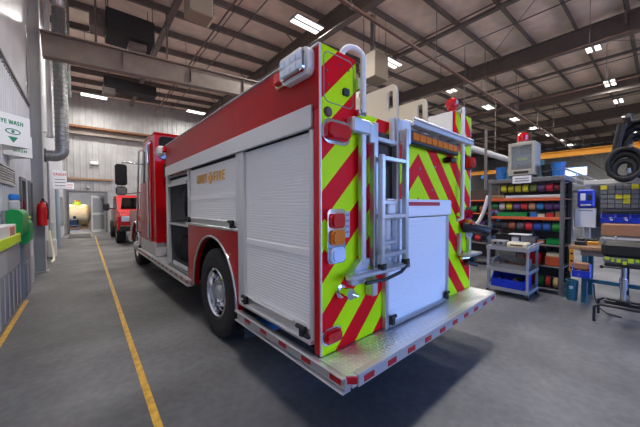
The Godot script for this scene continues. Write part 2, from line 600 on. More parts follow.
	# other walls
	struct("wall_right", mb().mm(Vector3(62, 0, -22.8), Vector3(62.3, 6.5, 7.3)).mm(Vector3(62, 7.8, -22.8), Vector3(62.3, roof(62) - 0.02, 7.3)).mm(Vector3(62, 6.5, -22.8), Vector3(62.3, 7.8, -13.6)).mm(Vector3(62, 6.5, -7.4), Vector3(62.3, 7.8, 7.3)).mm(Vector3(62, 6.5, -11.5), Vector3(62.3, 7.8, -11.1)), M["siding"])
	var btop := PackedVector2Array([Vector2(-1.3, 5.0), Vector2(62.3, 5.0), Vector2(62.3, roof(62.3) - 0.01), Vector2(-1.3, roof(-1.3) - 0.01)])
	struct("wall_back", mb().mm(Vector3(-1.3, 0, 7.0), Vector3(1.6, 5.0, 7.3)).mm(Vector3(9.6, 0, 7.0), Vector3(14.0, 5.0, 7.3)).mm(Vector3(22.0, 0, 7.0), Vector3(62.3, 5.0, 7.3)).prism(btop, 7.0, 7.3), M["siding"])
	struct("window_1", mb().mm(Vector3(62.12, 6.5, -13.6), Vector3(62.14, 7.8, -11.5)), M["glass_pane"])
	struct("window_2", mb().mm(Vector3(62.12, 6.5, -11.1), Vector3(62.14, 7.8, -7.4)), M["glass_pane"])
	struct("trim_2", mb().mm(Vector3(61.95, 6.4, -13.7), Vector3(62.0, 6.5, -7.3)).mm(Vector3(61.95, 7.8, -13.7), Vector3(62.0, 7.9, -7.3)), M["white_paint"])
	struct("ground", mb().mm(Vector3(-60, -0.3, 9.0), Vector3(140, -0.02, 70)), M["yard_concrete"])
	struct("ground", mb().mm(Vector3(63.0, -0.3, -70), Vector3(140, -0.02, 9.0)), M["yard_concrete"])

# ---------------------------------------------------------------- fire truck
func xf(b: Basis, o: Vector3) -> Transform3D:
	return Transform3D(b, o)

const YZ := Basis(Vector3(0, 0, 1), Vector3(0, 1, 0), Vector3(-1, 0, 0))   # local (x, y, z) -> world (z, y, -x): polygon drawn in (z, y)

func arc_poly(z0: float, z1: float, y0: float, y1: float, cz: float, cy: float, r: float) -> PackedVector2Array:
	# rectangle with a wheel arch cut from below
	var p := PackedVector2Array()
	p.append(Vector2(z0, y0)); p.append(Vector2(z0, y1)); p.append(Vector2(z1, y1)); p.append(Vector2(z1, y0))
	var a0 := asin((y0 - cy) / r)
	for k in 25:
		var a := lerpf(a0, PI - a0, k / 24.0)
		p.append(Vector2(cz + r * cos(a), cy + r * sin(a)))
	return p

func slat_curtain(w: float, h: float, pitch: float) -> MB:
	# horizontal roller slats facing +z, bottom at y = 0, centred on x
	var p := PackedVector2Array()
	p.append(Vector2(-0.012, 0.0))
	var n := int(h / pitch)
	for k in n:
		var y := k * pitch
		p.append(Vector2(0.0, y)); p.append(Vector2(0.0032, y + pitch * 0.14)); p.append(Vector2(0.0036, y + pitch * 0.8)); p.append(Vector2(0.0008, y + pitch * 0.98))
	p.append(Vector2(0.0, n * pitch)); p.append(Vector2(-0.012, n * pitch))
	return mb().prism(p, -w / 2, w / 2, Transform3D(Basis(Vector3(0, 0, 1), Vector3(0, 1, 0), Vector3(-1, 0, 0)), Vector3.ZERO))

func chevron_panel(called: String, poly: PackedVector2Array, z0: float, root: Node3D) -> void:
	# a red panel with lime stripes of reflective sheeting at 45 degrees, an inverted V about x = 0
	var pnl := part(called, mb().prism(poly, z0 - 0.02, z0), M["chevron_red"], root)
	var step := 0.2095
	for s in [-1.0, 1.0]:
		var half := PackedVector2Array([Vector2(0, 0), Vector2(2 * s, 0), Vector2(2 * s, 4), Vector2(0, 4)])
		for area in Geometry2D.intersect_polygons(poly, half):
			for k in 9:
				var c := 3.78 - step * (2 * k - 1)      # upper edge of the lime stripe at x = 0
				var st := PackedVector2Array([Vector2(0, c), Vector2(2.0 * s, c - 2.0), Vector2(2.0 * s, c - step - 2.0), Vector2(0, c - step)])
				for q in Geometry2D.intersect_polygons(area, st):
					part("chevron_stripe", mb().prism(q, z0, z0 + 0.0015), M["chevron_lime"], pnl)

func rrect(x0: float, y0: float, x1: float, y1: float, r: float) -> PackedVector2Array:
	var p := PackedVector2Array()
	for c in [[x1 - r, y1 - r, 0.0], [x0 + r, y1 - r, 0.25], [x0 + r, y0 + r, 0.5], [x1 - r, y0 + r, 0.75]]:
		for k in 6:
			var a: float = TAU * (c[2] + 0.25 * k / 5.0)
			p.append(Vector2(c[0] + r * cos(a), c[1] + r * sin(a)))
	return p

func lens(called: String, root: Node3D, x0: float, y0: float, x1: float, y1: float, z: float, m: Material, bezel := 0.016, deep := 0.035) -> MeshInstance3D:
	var r := minf(x1 - x0, y1 - y0) * 0.3
	var b := MB.new()
	b.prism(rrect(x0, y0, x1, y1, r), z, z + deep * 0.55)
	b.prism(rrect(x0 + 0.012, y0 + 0.012, x1 - 0.012, y1 - 0.012, r * 0.85), z + deep * 0.55, z + deep)
	var o := part(called, b, m, root)
	if bezel > 0.0:
		part("bezel", mb().prism(rrect(x0 - bezel, y0 - bezel, x1 + bezel, y1 + bezel, r + bezel), z, z + deep * 0.3), M["chrome"], o)
	return o

func wheel(b_tyre: MB, at: Vector3, s: float, r: float, w: float) -> void:
	# s: which way the outer face looks along x
	var bas := Basis(Vector3(0, 1, 0), Vector3(s, 0, 0), Vector3(0, 0, 1)) if s > 0 else Basis(Vector3(0, 1, 0), Vector3(s, 0, 0), Vector3(0, 0, -1))
	b_tyre.lathe([Vector2(r * 0.53, w * 0.42), Vector2(r * 0.62, w * 0.5), Vector2(r * 0.82, w * 0.52), Vector2(r * 0.93, w * 0.48), Vector2(r * 0.985, w * 0.42), Vector2(r, w * 0.33), Vector2(r, w * 0.2), Vector2(r - 0.012, w * 0.19), Vector2(r - 0.012, w * 0.15), Vector2(r, w * 0.14), Vector2(r, w * 0.03), Vector2(r - 0.012, w * 0.02), Vector2(r - 0.012, -w * 0.02), Vector2(r, -w * 0.03), Vector2(r, -w * 0.14), Vector2(r - 0.012, -w * 0.15), Vector2(r - 0.012, -w * 0.19), Vector2(r, -w * 0.2), Vector2(r, -w * 0.33), Vector2(r * 0.985, -w * 0.42), Vector2(r * 0.82, -w * 0.52), Vector2(r * 0.53, -w * 0.42)], 48, Transform3D(bas, at))

func rim(at: Vector3, s: float, r: float, w: float, deep: float) -> MB:
	var bas := Basis(Vector3(0, 1, 0), Vector3(s, 0, 0), Vector3(0, 0, 1)) if s > 0 else Basis(Vector3(0, 1, 0), Vector3(s, 0, 0), Vector3(0, 0, -1))
	var b := MB.new()
	var o := w * 0.44
	b.lathe([Vector2(r * 1.02, o - 0.03), Vector2(r * 1.04, o), Vector2(r * 0.98, o + 0.008), Vector2(r * 0.93, o - 0.01), Vector2(r * 0.9, o - 0.05), Vector2(r * 0.86, o - deep), Vector2(r * 0.66, o - deep - 0.02), Vector2(r * 0.45, o - deep + 0.02), Vector2(r * 0.4, o - deep + 0.03)], 40, Transform3D(bas, at))
	return b

func rim_bits(at: Vector3, s: float, r: float, w: float, deep: float, parent: Node3D) -> void:
	var o := w * 0.44 - deep
	var hub := MB.new()
	var bas := Basis(Vector3(0, 1, 0), Vector3(s, 0, 0), Vector3(0, 0, 1)) if s > 0 else Basis(Vector3(0, 1, 0), Vector3(s, 0, 0), Vector3(0, 0, -1))
	hub.lathe([Vector2(r * 0.4, o + 0.02), Vector2(r * 0.36, o + 0.09), Vector2(r * 0.2, o + 0.12), Vector2(0.001, o + 0.125)], 24, Transform3D(bas, at))
	part("hub", hub, M["aluminium"], parent)
	for k in 10:
		var a := TAU * k / 10.0
		var c := at + Vector3(s * (o + 0.02), sin(a) * r * 0.52, cos(a) * r * 0.52)
		part("lug_nut", mb().rod(c, c + Vector3(s * 0.035, 0, 0), 0.017, 6), M["chrome"], parent)
		var h := at + Vector3(s * (o - 0.016), sin(a + 0.31) * r * 0.72, cos(a + 0.31) * r * 0.72)
		part("hand_hole", mb().rod(h, h + Vector3(s * 0.012, 0, 0), 0.03, 10), M["black"], parent)

func build_fire_truck() -> void:
	var yaw := deg_to_rad(1.35)
	var base := Basis(Vector3.UP, yaw) * Vector3(2.51, 0, -1.43)
	var t := thing("fire_truck", "red fire engine with lime chevron rear, silver roller shutters and diamond plate tailboard", "fire truck", base, yaw)
	var X := 1.255
	# ---- core of the body (dark substructure, leaves wheel wells and the open compartment free)
	var core := MB.new()
	core.mm(Vector3(-X + 0.05, 0.56, -1.26), Vector3(X - 0.05, 2.25, -0.04))
	core.mm(Vector3(-X + 0.05, 1.3, -2.96), Vector3(X - 0.05, 2.25, -1.26))
	core.mm(Vector3(-0.62, 0.56, -4.2), Vector3(0.62, 1.3, -1.26))
	core.mm(Vector3(-0.62, 1.3, -4.2), Vector3(X - 0.05, 2.25, -2.96))
	core.mm(Vector3(0.62, 0.62, -4.2), Vector3(X - 0.05, 1.3, -2.78))
	part("body_frame", core, M["dark_void"], t)
	# chassis rails and axles
	var ch := MB.new()
	ch.mm(Vector3(-0.5, 0.62, -8.7), Vector3(-0.38, 0.9, 0.0)).mm(Vector3(0.38, 0.62, -8.7), Vector3(0.5, 0.9, 0.0))
	ch.rod(Vector3(-1.0, 0.54, -2.01), Vector3(1.0, 0.54, -2.01), 0.09, 12).rod(Vector3(-1.0, 0.54, -7.7), Vector3(1.0, 0.54, -7.7), 0.07, 12)
	ch.ball(Vector3(0, 0.54, -2.01), Vector3(0.24, 0.24, 0.24))
	part("chassis", ch, M["black"], t)
	# ---- red upper side walls, hose bed floor and front bulkhead
	for s in [-1.0, 1.0]:
		var xi: float = 0.9 if s < 0 else 0.82
		var up := MB.new()
		up.box(Vector3(s * (X + xi) / 2, 2.47, -2.11), Vector3(X - xi, 0.44, 4.18), 0.012)
		part("upper_side_panel", up, M["truck_red_top"], t)
		part("top_edge_trim", mb().box(Vector3(s * (X - 0.006), 2.693, -2.11), Vector3(0.03, 0.014, 4.2), 0.004), M["brushed"], t)
		part("rear_pillar", mb().mm(Vector3(s * X, 0.56, -0.075), Vector3(s * (X - 0.06), 2.26, -0.02), 0.006), M["truck_red"], t)
		# valance over the shutters
		part("valance_panel", mb().box(Vector3(s * (X + 0.004), 2.225, -2.13), Vector3(0.03, 0.155, 4.1), 0.006), M["brushed"], t)
		part("drip_rail", mb().box(Vector3(s * (X + 0.012), 2.145, -2.13), Vector3(0.03, 0.014, 4.1), 0.003), M["aluminium"], t)
		# rear shutter
		shutter(t, s, -1.20, -0.08, 0.62, 2.14, X, "")
		shutter(t, s, -2.95, -1.28, 1.34, 2.14, X, "crest")
		part("divider_post", mb().mm(Vector3(s * X, 0.62, -1.285), Vector3(s * (X - 0.06), 2.14, -1.195), 0.006), M["brushed"], t)
		# lower side with the wheel arch
		var low := MB.new()
		low.prism(arc_poly(-2.95, -1.285, 0.5, 1.335, -2.01, 0.55, 0.68), -0.03, 0.03, xf(YZ, Vector3(s * (X - 0.03), 0, 0)))
		part("wheel_arch_panel", low, M["truck_red"], t)
		var arch := []
		for k in 29:
			var a := lerpf(-0.08, PI + 0.08, k / 28.0)
			arch.append(Vector3(s * (X + 0.004), 0.55 + 0.69 * sin(a), -2.01 + 0.69 * cos(a)))
		part("fender_trim", mb().path(arch, 0.018, 8), M["chrome"], t)
		var liner := MB.new()
		for k in 24:
			var a := PI * k / 24.0
			var b := PI * (k + 1) / 24.0
			var p := Vector3(0, 0.55 + 0.7 * sin(a), -2.01 + 0.7 * cos(a)); var q := Vector3(0, 0.55 + 0.7 * sin(b), -2.01 + 0.7 * cos(b))
			var nn := Vector3(0, -sin((a + b) / 2), -cos((a + b) / 2))
			liner.quad(p + Vector3(s * 0.62, 0, 0), p + Vector3(s * (X - 0.06), 0, 0), q + Vector3(s * (X - 0.06), 0, 0), q + Vector3(s * 0.62, 0, 0), nn)
		part("wheel_well", liner, M["black"], t)
		# rub rails with reflective strips
		for seg in [[-1.26, 0.26], [-7.0, -2.83]]:
			var rr := MB.new()
			var zc: float = (seg[0] + seg[1]) / 2
			var ln: float = seg[1] - seg[0]
			rr.box(Vector3(s * (X + 0.005), 0.505, zc), Vector3(0.05, 0.075, ln), 0.004)
			rr.box(Vector3(s * (X + 0.04), 0.55, zc), Vector3(0.036, 0.014, ln), 0.004)
			rr.box(Vector3(s * (X + 0.018), 0.457, zc), Vector3(0.075, 0.014, ln), 0.004)
			var rail := part("rub_rail", rr, M["aluminium"], t)
			var k := 0
			var zz: float = seg[1] - 0.04
			while zz - 0.1 > seg[0]:
				part("reflector_strip", mb().box(Vector3(s * (X + 0.032), 0.505, zz - 0.05), Vector3(0.006, 0.036, 0.1), 0.001), M["strip_red"], rail)
				zz -= 0.3
				k += 1
		# open pump side: running board
		var rb := mb().box(Vector3(s * (X - 0.2), 0.535, -4.92), Vector3(0.42, 0.03, 4.16), 0.006)
		part("running_board", rb, M["diamond"], t)
	part("hose_bed_wall", mb().mm(Vector3(0.79, 2.3, -4.15), Vector3(0.815, 2.69, -0.03), 0.004), M["white_paint"], t)
	part("hose_bed_wall", mb().mm(Vector3(-0.895, 2.3, -4.15), Vector3(-0.87, 2.69, -0.03), 0.004), M["white_paint"], t)
	part("hose_bed_floor", mb().mm(Vector3(-0.9, 2.25, -4.2), Vector3(0.82, 2.3, -0.02)), M["brushed"], t)
	part("hose_bed_front", mb().mm(Vector3(-0.9, 2.3, -4.2), Vector3(0.82, 2.68, -4.16)), M["brushed"], t)
	# hose bed dividers: beige plates with a slot for the hand
	for x in [-0.345, 0.17]:
		# built as pieces round the slot
		var b := MB.new()
		var at := xf(YZ, Vector3(x, 0, 0))
		b.prism(PackedVector2Array([Vector2(-4.1, 2.3), Vector2(-0.1, 2.3), Vector2(-0.1, 2.68), Vector2(-4.1, 2.68)]), -0.012, 0.012, at)
		b.prism(PackedVector2Array([Vector2(-0.1, 2.3), Vector2(0.0, 2.3), Vector2(0.0, 2.45), Vector2(-0.1, 2.45)]), -0.012, 0.012, at)
		b.prism(PackedVector2Array([Vector2(-0.045, 2.45), Vector2(0.0, 2.45), Vector2(0.0, 2.6), Vector2(-0.008, 2.64), Vector2(-0.025, 2.668), Vector2(-0.045, 2.68)]), -0.012, 0.012, at)
		b.prism(PackedVector2Array([Vector2(-0.1, 2.63), Vector2(-0.045, 2.63), Vector2(-0.045, 2.68), Vector2(-0.1, 2.68)]), -0.012, 0.012, at)
		b.prism(PackedVector2Array([Vector2(-0.1, 2.61), Vector2(-0.085, 2.63), Vector2(-0.1, 2.63)]), -0.012, 0.012, at)
		b.prism(PackedVector2Array([Vector2(-0.045, 2.61), Vector2(-0.045, 2.63), Vector2(-0.06, 2.63)]), -0.012, 0.012, at)
		part("hose_bed_divider", b, M["divider_beige"], t)
	# ---- rear face: chevron panels
	var lt := PackedVector2Array([Vector2(-X, 0.565), Vector2(-0.575, 0.565), Vector2(-0.575, 2.31), Vector2(-0.9, 2.31), Vector2(-0.9, 2.69), Vector2(-X, 2.69)])
	var rt := PackedVector2Array([Vector2(0.575, 0.565), Vector2(X, 0.565), Vector2(X, 2.69), Vector2(0.82, 2.69), Vector2(0.82, 2.31), Vector2(0.575, 2.31)])
	var ct := PackedVector2Array([Vector2(-0.575, 1.64), Vector2(0.575, 1.64), Vector2(0.575, 2.31), Vector2(-0.575, 2.31)])
	chevron_panel("rear_chevron_panel", lt, 0.0, t)
	chevron_panel("rear_chevron_panel", rt, 0.0, t)
	chevron_panel("rear_chevron_panel", ct, 0.0, t)
	# access door seam on the left tower: a thin door standing proud
	var dp := rrect(-1.225, 2.315, -0.93, 2.655, 0.05)
	var seam := MB.new()
	for i in dp.size():
		var p := dp[i]
		var q := dp[(i + 1) % dp.size()]
		seam.rod(Vector3(p.x, p.y, 0.002), Vector3(q.x, q.y, 0.002), 0.004, 5)
	part("access_door_seam", seam, M["grey_plastic"], t)
	part("door_latch", mb().prism(rrect(-1.045, 2.395, -0.985, 2.445, 0.01), 0.0, 0.018), M["black"], t)
	for q in [Vector2(-1.185, 2.43), Vector2(-1.195, 2.52), Vector2(-1.07, 2.6), Vector2(-0.985, 2.585)]:
		part("screw_head", mb().rod(Vector3(q.x, q.y, 0), Vector3(q.x, q.y, 0.006), 0.008, 8), M["chrome"], t)
	# edge trim on the corner
	for s in [-1.0, 1.0]:
		part("corner_trim", mb().mm(Vector3(s * (X + 0.002), 0.565, -0.012), Vector3(s * (X - 0.008), 2.69, 0.006), 0.002), M["brushed"], t)
	# round marker, red side light and lamps
	part("marker_lamp", mb().lathe([Vector2(0.036, 0.0), Vector2(0.036, 0.012), Vector2(0.024, 0.022), Vector2(0.001, 0.025)], 20, xf(Basis(Vector3(1, 0, 0), Vector3(0, 0, 1), Vector3(0, -1, 0)), Vector3(-1.19, 2.245, 0.0))), M["sprinkler_red"], t)
	for s in [-1.0, 1.0]:
		if s < 0:
			lens("warning_lamp", t, -1.22, 2.055, -1.01, 2.175, 0.0, M["lens_red"], 0.025, 0.065)
			lens("marker_reflector", t, -1.235, 0.645, -1.085, 0.735, 0.0, M["lens_red"], 0.014, 0.05)
		else:
			lens("warning_lamp", t, 1.0, 2.05, 1.2, 2.19, 0.0, M["lens_red"], 0.02, 0.09)
			lens("marker_reflector", t, 1.085, 0.86, 1.2, 0.95, 0.0, M["lens_red"], 0.014, 0.05)
		var cx: float = -1.135 if s < 0 else 1.115
		var pod := part("tail_light_housing", mb().prism(rrect(cx - 0.085, 1.2, cx + 0.085, 1.58, 0.03), 0.0, 0.035), M["chrome"], t)
		var ys := [1.21, 1.33, 1.445]
		var cols := ["lens_white", "lens_amber", "lens_red"]
		for k in 3:
			lens("tail_lamp", pod, cx - 0.066, ys[k], cx + 0.066, ys[k] + 0.105, 0.035, M[cols[k]], 0.0, 0.03)
	var plate := part("rating_plate", mb().prism(rrect(-1.022, 1.37, -0.975, 1.56, 0.006), 0.0, 0.006), M["light_grey"], t)
	for k in 4:
		part("plate_line", mb().mm(Vector3(-1.016, 1.4 + 0.042 * k, 0.006), Vector3(-0.981, 1.418 + 0.042 * k, 0.0075)), M["grey_plastic"], plate)
	# chrome hose fitting low on the left column
	var fit := MB.new()
	fit.lathe([Vector2(0.05, 0.0), Vector2(0.05, 0.015), Vector2(0.032, 0.02), Vector2(0.032, 0.075), Vector2(0.04, 0.08), Vector2(0.04, 0.11), Vector2(0.001, 0.112)], 20, xf(Basis(Vector3(1, 0, 0), Vector3(0, 0, 1), Vector3(0, -1, 0)), Vector3(-1.07, 0.985, 0.0)))
	fit.rod(Vector3(-1.07, 0.985, 0.09), Vector3(-1.01, 0.96, 0.11), 0.018, 8)
	part("drain_fitting", fit, M["chrome"], t)
	# grab tube that arches over the left tower
	var gp := []
	gp.append(Vector3(-1.03, 2.69, -0.02))
	for k in 13:
		var a := PI - PI * k / 12.0
		gp.append(Vector3(-0.955 + 0.075 * cos(a), 2.695 + 0.06 * sin(a), lerpf(-0.02, 0.055, k / 12.0)))
	gp.append(Vector3(-0.88, 2.29, 0.055))
	var tube := part("grab_rail", mb().path(gp, 0.022, 14), M["white_paint"], t)
	part("rail_bracket", mb().box(Vector3(-0.885, 2.5, 0.025), Vector3(0.06, 0.1, 0.05), 0.01), M["chrome"], tube)
	part("rail_bracket", mb().box(Vector3(-0.885, 2.29, 0.03), Vector3(0.08, 0.05, 0.07), 0.01), M["chrome"], tube)
	var rtube := part("grab_rail", mb().path([Vector3(0.87, 2.72, 0.06), Vector3(0.87, 1.45, 0.06), Vector3(0.87, 1.43, 0.0)], 0.022, 12), M["white_paint"], t)
	for y in [2.68, 1.5]:
		part("rail_bracket", mb().box(Vector3(0.87, y, 0.03), Vector3(0.06, 0.05, 0.06), 0.008), M["chrome"], rtube)
	# ---- rear ladder: bracket, back section, front section
	part("ladder_bracket", mb().box(Vector3(-0.91, 2.185, 0.04), Vector3(0.2, 0.11, 0.08), 0.012).box(Vector3(-0.79, 2.15, 0.05), Vector3(0.07, 0.15, 0.06), 0.008), M["aluminium"], t)
	var lad := part("ladder_rail", mb().mm(Vector3(-0.775, 1.12, 0.03), Vector3(-0.725, 2.24, 0.08), 0.006), M["ladder_metal"], t)
	part("ladder_rail", mb().mm(Vector3(-0.9, 1.16, 0.02), Vector3(-0.85, 2.14, 0.065), 0.006), M["ladder_metal"], t)
	part("ladder_rail", mb().mm(Vector3(-0.48, 1.12, 0.03), Vector3(-0.435, 2.33, 0.085), 0.006), M["ladder_metal"], t)
	for y in [1.3, 1.63, 2.12]:
		part("ladder_rung", mb().box(Vector3(-0.605, y, 0.058), Vector3(0.26, 0.035, 0.04), 0.006), M["ladder_metal"], t)
	part("ladder_rail", mb().mm(Vector3(-0.765, 1.15, 0.1), Vector3(-0.72, 1.99, 0.145), 0.006), M["ladder_metal"], t)
	part("ladder_rail", mb().mm(Vector3(-0.44, 1.15, 0.1), Vector3(-0.395, 2.24, 0.145), 0.006), M["ladder_metal"], t)
	for y in [1.22, 1.52, 1.965]:
		part("ladder_rung", mb().box(Vector3(-0.58, y, 0.124), Vector3(0.29, 0.035, 0.036), 0.006), M["ladder_metal"], t)
	for x in [-0.742, -0.418]:
		part("ladder_foot", mb().box(Vector3(x, 1.135, 0.128), Vector3(0.05, 0.05, 0.06), 0.008), M["black"], t)
	part("ladder_step", mb().box(Vector3(-0.74, 1.1, 0.1), Vector3(0.7, 0.045, 0.075), 0.012), M["aluminium"], t)
	part("step_end", mb().box(Vector3(-0.385, 1.1, 0.1), Vector3(0.05, 0.06, 0.085), 0.012), M["chrome"], t)
	part("step_bracket", mb().prism(PackedVector2Array([Vector2(-1.0, 1.02), Vector2(-0.86, 1.02), Vector2(-0.8, 1.2), Vector2(-0.9, 1.2), Vector2(-1.02, 1.1)]), 0.0, 0.06), M["aluminium"], t)
	part("step_lever", mb().path([Vector3(-0.9, 1.03, 0.1), Vector3(-0.7, 1.03, 0.13), Vector3(-0.5, 1.06, 0.14), Vector3(-0.4, 1.1, 0.13)], 0.014, 8), M["black"], t)
	part("step_latch", mb().box(Vector3(-0.76, 0.97, 0.04), Vector3(0.07, 0.14, 0.08), 0.01), M["aluminium"], t)
	part("ladder_recess", mb().mm(Vector3(-0.665, 1.2, 0.0), Vector3(-0.445, 2.2, 0.014)), M["recess_brown"], t)
	# ---- checker plate end box and the grated step over the amber light bar
	part("step_end_box", mb().box(Vector3(-0.36, 2.23, 0.05), Vector3(0.16, 0.2, 0.09), 0.01), M["diamond"], t)
	part("step_end_post", mb().mm(Vector3(-0.51, 2.1, 0.02), Vector3(-0.465, 2.34, 0.06), 0.006), M["brushed"], t)
	var grate := MB.new()
	grate.box(Vector3(0.37, 2.32, 0.115), Vector3(1.3, 0.045, 0.02), 0.005).box(Vector3(0.37, 2.32, 0.015), Vector3(1.3, 0.045, 0.02), 0.005)
	grate.rod(Vector3(-0.28, 2.36, 0.115), Vector3(1.02, 2.36, 0.115), 0.012, 8).rod(Vector3(-0.28, 2.365, 0.02), Vector3(1.02, 2.365, 0.02), 0.012, 8)
	for k in 7:
		grate.box(Vector3(-0.26 + 0.21 * k, 2.315, 0.065), Vector3(0.022, 0.035, 0.09), 0.004)
	var gstep := part("grated_step", grate, M["aluminium"], t)
	for k in 5:
		part("grate_bar", mb().box(Vector3(0.37, 2.325, 0.032 + 0.017 * k), Vector3(1.28, 0.012, 0.007), 0.001), M["brushed"], gstep)
	for x in [0.0, 0.5]:
		part("hinge", mb().box(Vector3(x, 2.365, 0.065), Vector3(0.06, 0.03, 0.08), 0.008), M["chrome"], gstep)
	var bar := part("traffic_light_bar", mb().box(Vector3(0.21, 2.215, 0.045), Vector3(1.0, 0.13, 0.08), 0.012), M["black"], t)
	for k in 8:
		part("amber_lamp", mb().box(Vector3(-0.195 + 0.113 * k, 2.215, 0.087), Vector3(0.103, 0.07, 0.02), 0.006), M["lens_amber"], bar)
	part("camera_housing", mb().box(Vector3(0.56, 2.09, 0.05), Vector3(0.12, 0.06, 0.1), 0.012), M["black_gloss"], t)
	for q in [Vector3(0.02, 1.96, 0.002), Vector3(0.26, 1.76, 0.002), Vector3(0.32, 2.0, 0.002)]:
		part("screw_head", mb().rod(q, q + Vector3(0, 0, 0.01), 0.011, 10), M["grey_plastic"], t)
	# beacon on the right tower
	var bea := part("beacon_base", mb().lathe([Vector2(0.05, 0), Vector2(0.05, 0.02), Vector2(0.03, 0.03), Vector2(0.03, 0.05), Vector2(0.05, 0.055), Vector2(0.05, 0.07)], 20, xf(Basis(), Vector3(0.9, 2.69, -0.08))), M["red_plastic"], t)
	part("beacon_dome", mb().lathe([Vector2(0.045, 0.065), Vector2(0.065, 0.09), Vector2(0.07, 0.12), Vector2(0.062, 0.155), Vector2(0.04, 0.178), Vector2(0.001, 0.185)], 24, xf(Basis(), Vector3(0.9, 2.69, -0.08))), M["lens_red"], bea)
	part("beacon_emblem", mb().box(Vector3(0.88, 2.81, -0.012), Vector3(0.05, 0.04, 0.01), 0.003), M["light_grey"], bea)
	# ---- rear roller door
	var rd := part("rear_roller_door", slat_curtain(1.06, 0.9, 0.0254), M["shutter_paint"], t, true)
	rd.position = Vector3(0, 0.6, 0.025)
	rd.name = "rear_roller_door"
	for s in [-1.0, 1.0]:
		part("door_track", mb().mm(Vector3(s * 0.575, 0.563, -0.02), Vector3(s * 0.53, 1.56, 0.045), 0.006), M["aluminium"], t)
	var cassette := part("door_cassette", mb().mm(Vector3(-0.575, 1.5, -0.02), Vector3(0.575, 1.66, 0.07), 0.012), M["shutter_paint"], t)
	part("reflector_strip", mb().mm(Vector3(-0.36, 1.6, 0.07), Vector3(0.3, 1.635, 0.073)), M["strip_red"], cassette)
	var lift := part("lift_bar", mb().box(Vector3(0, 0.59, 0.045), Vector3(1.05, 0.03, 0.04), 0.008), M["aluminium"], t)
	for s in [-1.0, 1.0]:
		part("latch", mb().box(Vector3(s * 0.5, 0.625, 0.055), Vector3(0.05, 0.07, 0.04), 0.01).rod(Vector3(s * 0.465, 0.665, 0.065), Vector3(s * 0.535, 0.665, 0.065), 0.016, 10), M["black"], lift)
	# ---- tailboard
	var tb := MB.new()
	tb.prism(PackedVector2Array([Vector2(-X - 0.02, 0.0), Vector2(-X - 0.02, -0.25), Vector2(-X + 0.04, -0.3), Vector2(X - 0.04, -0.3), Vector2(X + 0.02, -0.25), Vector2(X + 0.02, 0.0)]), 0.5, 0.56, xf(Basis(Vector3(1, 0, 0), Vector3(0, 0, -1), Vector3(0, 1, 0)), Vector3.ZERO))
	tb.mm(Vector3(-1.2, 0.44, -0.1), Vector3(1.2, 0.5, 0.24))
	var board := part("tailboard", tb, M["diamond"], t)
	var loz := MB.new()
	for i in 69:
		for j in 7:
			var px := -1.225 + 0.036 * i
			var pz := 0.028 + 0.036 * j
			var d := 1.0 if (i + j) % 2 == 0 else -1.0
			var c := Vector3(px, 0.56, pz)
			var l := Vector3(0.015, 0, 0.015 * d)
			var w := Vector3(0.005, 0, -0.005 * d)
			var tp := c + Vector3(0, 0.006, 0)
			for q in [[l, w], [w, -l], [-l, -w], [-w, l]]:
				loz.tri(c + q[0], c + q[1], tp, (q[0] + Vector3.UP * 0.02).normalized(), (q[1] + Vector3.UP * 0.02).normalized(), Vector3.UP)
	part("tread_pattern", loz, M["tread_metal"], board, true)
	var lip := part("tailboard_lip", mb().box(Vector3(0, 0.527, 0.3), Vector3(2.44, 0.075, 0.02), 0.004).box(Vector3(0, 0.567, 0.285), Vector3(2.44, 0.01, 0.05), 0.003), M["aluminium"], t)
	for k in 10:
		part("reflector_strip", mb().box(Vector3(-1.12 + 0.249 * k, 0.525, 0.311), Vector3(0.1, 0.04, 0.004), 0.001), M["strip_red"], lip)
	for s in [-1.0, 1.0]:
		part("reflector_strip", mb().prism(PackedVector2Array([Vector2(s * (X + 0.02), -0.25), Vector2(s * (X - 0.03), -0.292), Vector2(s * (X - 0.03), -0.302), Vector2(s * (X + 0.024), -0.255)]), 0.508, 0.55, xf(Basis(Vector3(1, 0, 0), Vector3(0, 0, -1), Vector3(0, 1, 0)), Vector3.ZERO)), M["strip_red"], lip)
	# ---- fittings on the right rear column
	var suction := part("suction_hose_nozzle", mb().path([Vector3(0.98, 1.34, 0.03), Vector3(1.02, 1.34, 0.12), Vector3(1.12, 1.31, 0.2)], 0.06, 14), M["black"], t)
	part("coupling", mb().rod(Vector3(1.1, 1.315, 0.185), Vector3(1.16, 1.295, 0.23), 0.064, 14), M["black"], suction)
	var fold := MB.new()
	fold.mm(Vector3(0.86, 1.02, 0.0), Vector3(0.9, 1.28, 0.05), 0.008).box(Vector3(1.02, 1.03, 0.1), Vector3(0.36, 0.03, 0.14), 0.01).mm(Vector3(1.14, 1.05, 0.0), Vector3(1.18, 1.25, 0.05), 0.008)
	part("folding_step", fold, M["aluminium"], t)
	part("step_lamp", mb().box(Vector3(1.0, 1.36, 0.12), Vector3(0.04, 0.12, 0.06), 0.008).rod(Vector3(0.86, 0.99, 0.06), Vector3(0.96, 0.99, 0.1), 0.02, 10), M["chrome"], t)
	part("valve_cap", mb().rod(Vector3(1.08, 0.97, 0.0), Vector3(1.08, 0.97, 0.13), 0.05, 14).rod(Vector3(1.0, 0.93, 0.06), Vector3(1.15, 0.88, 0.12), 0.025, 10), M["black"], t)
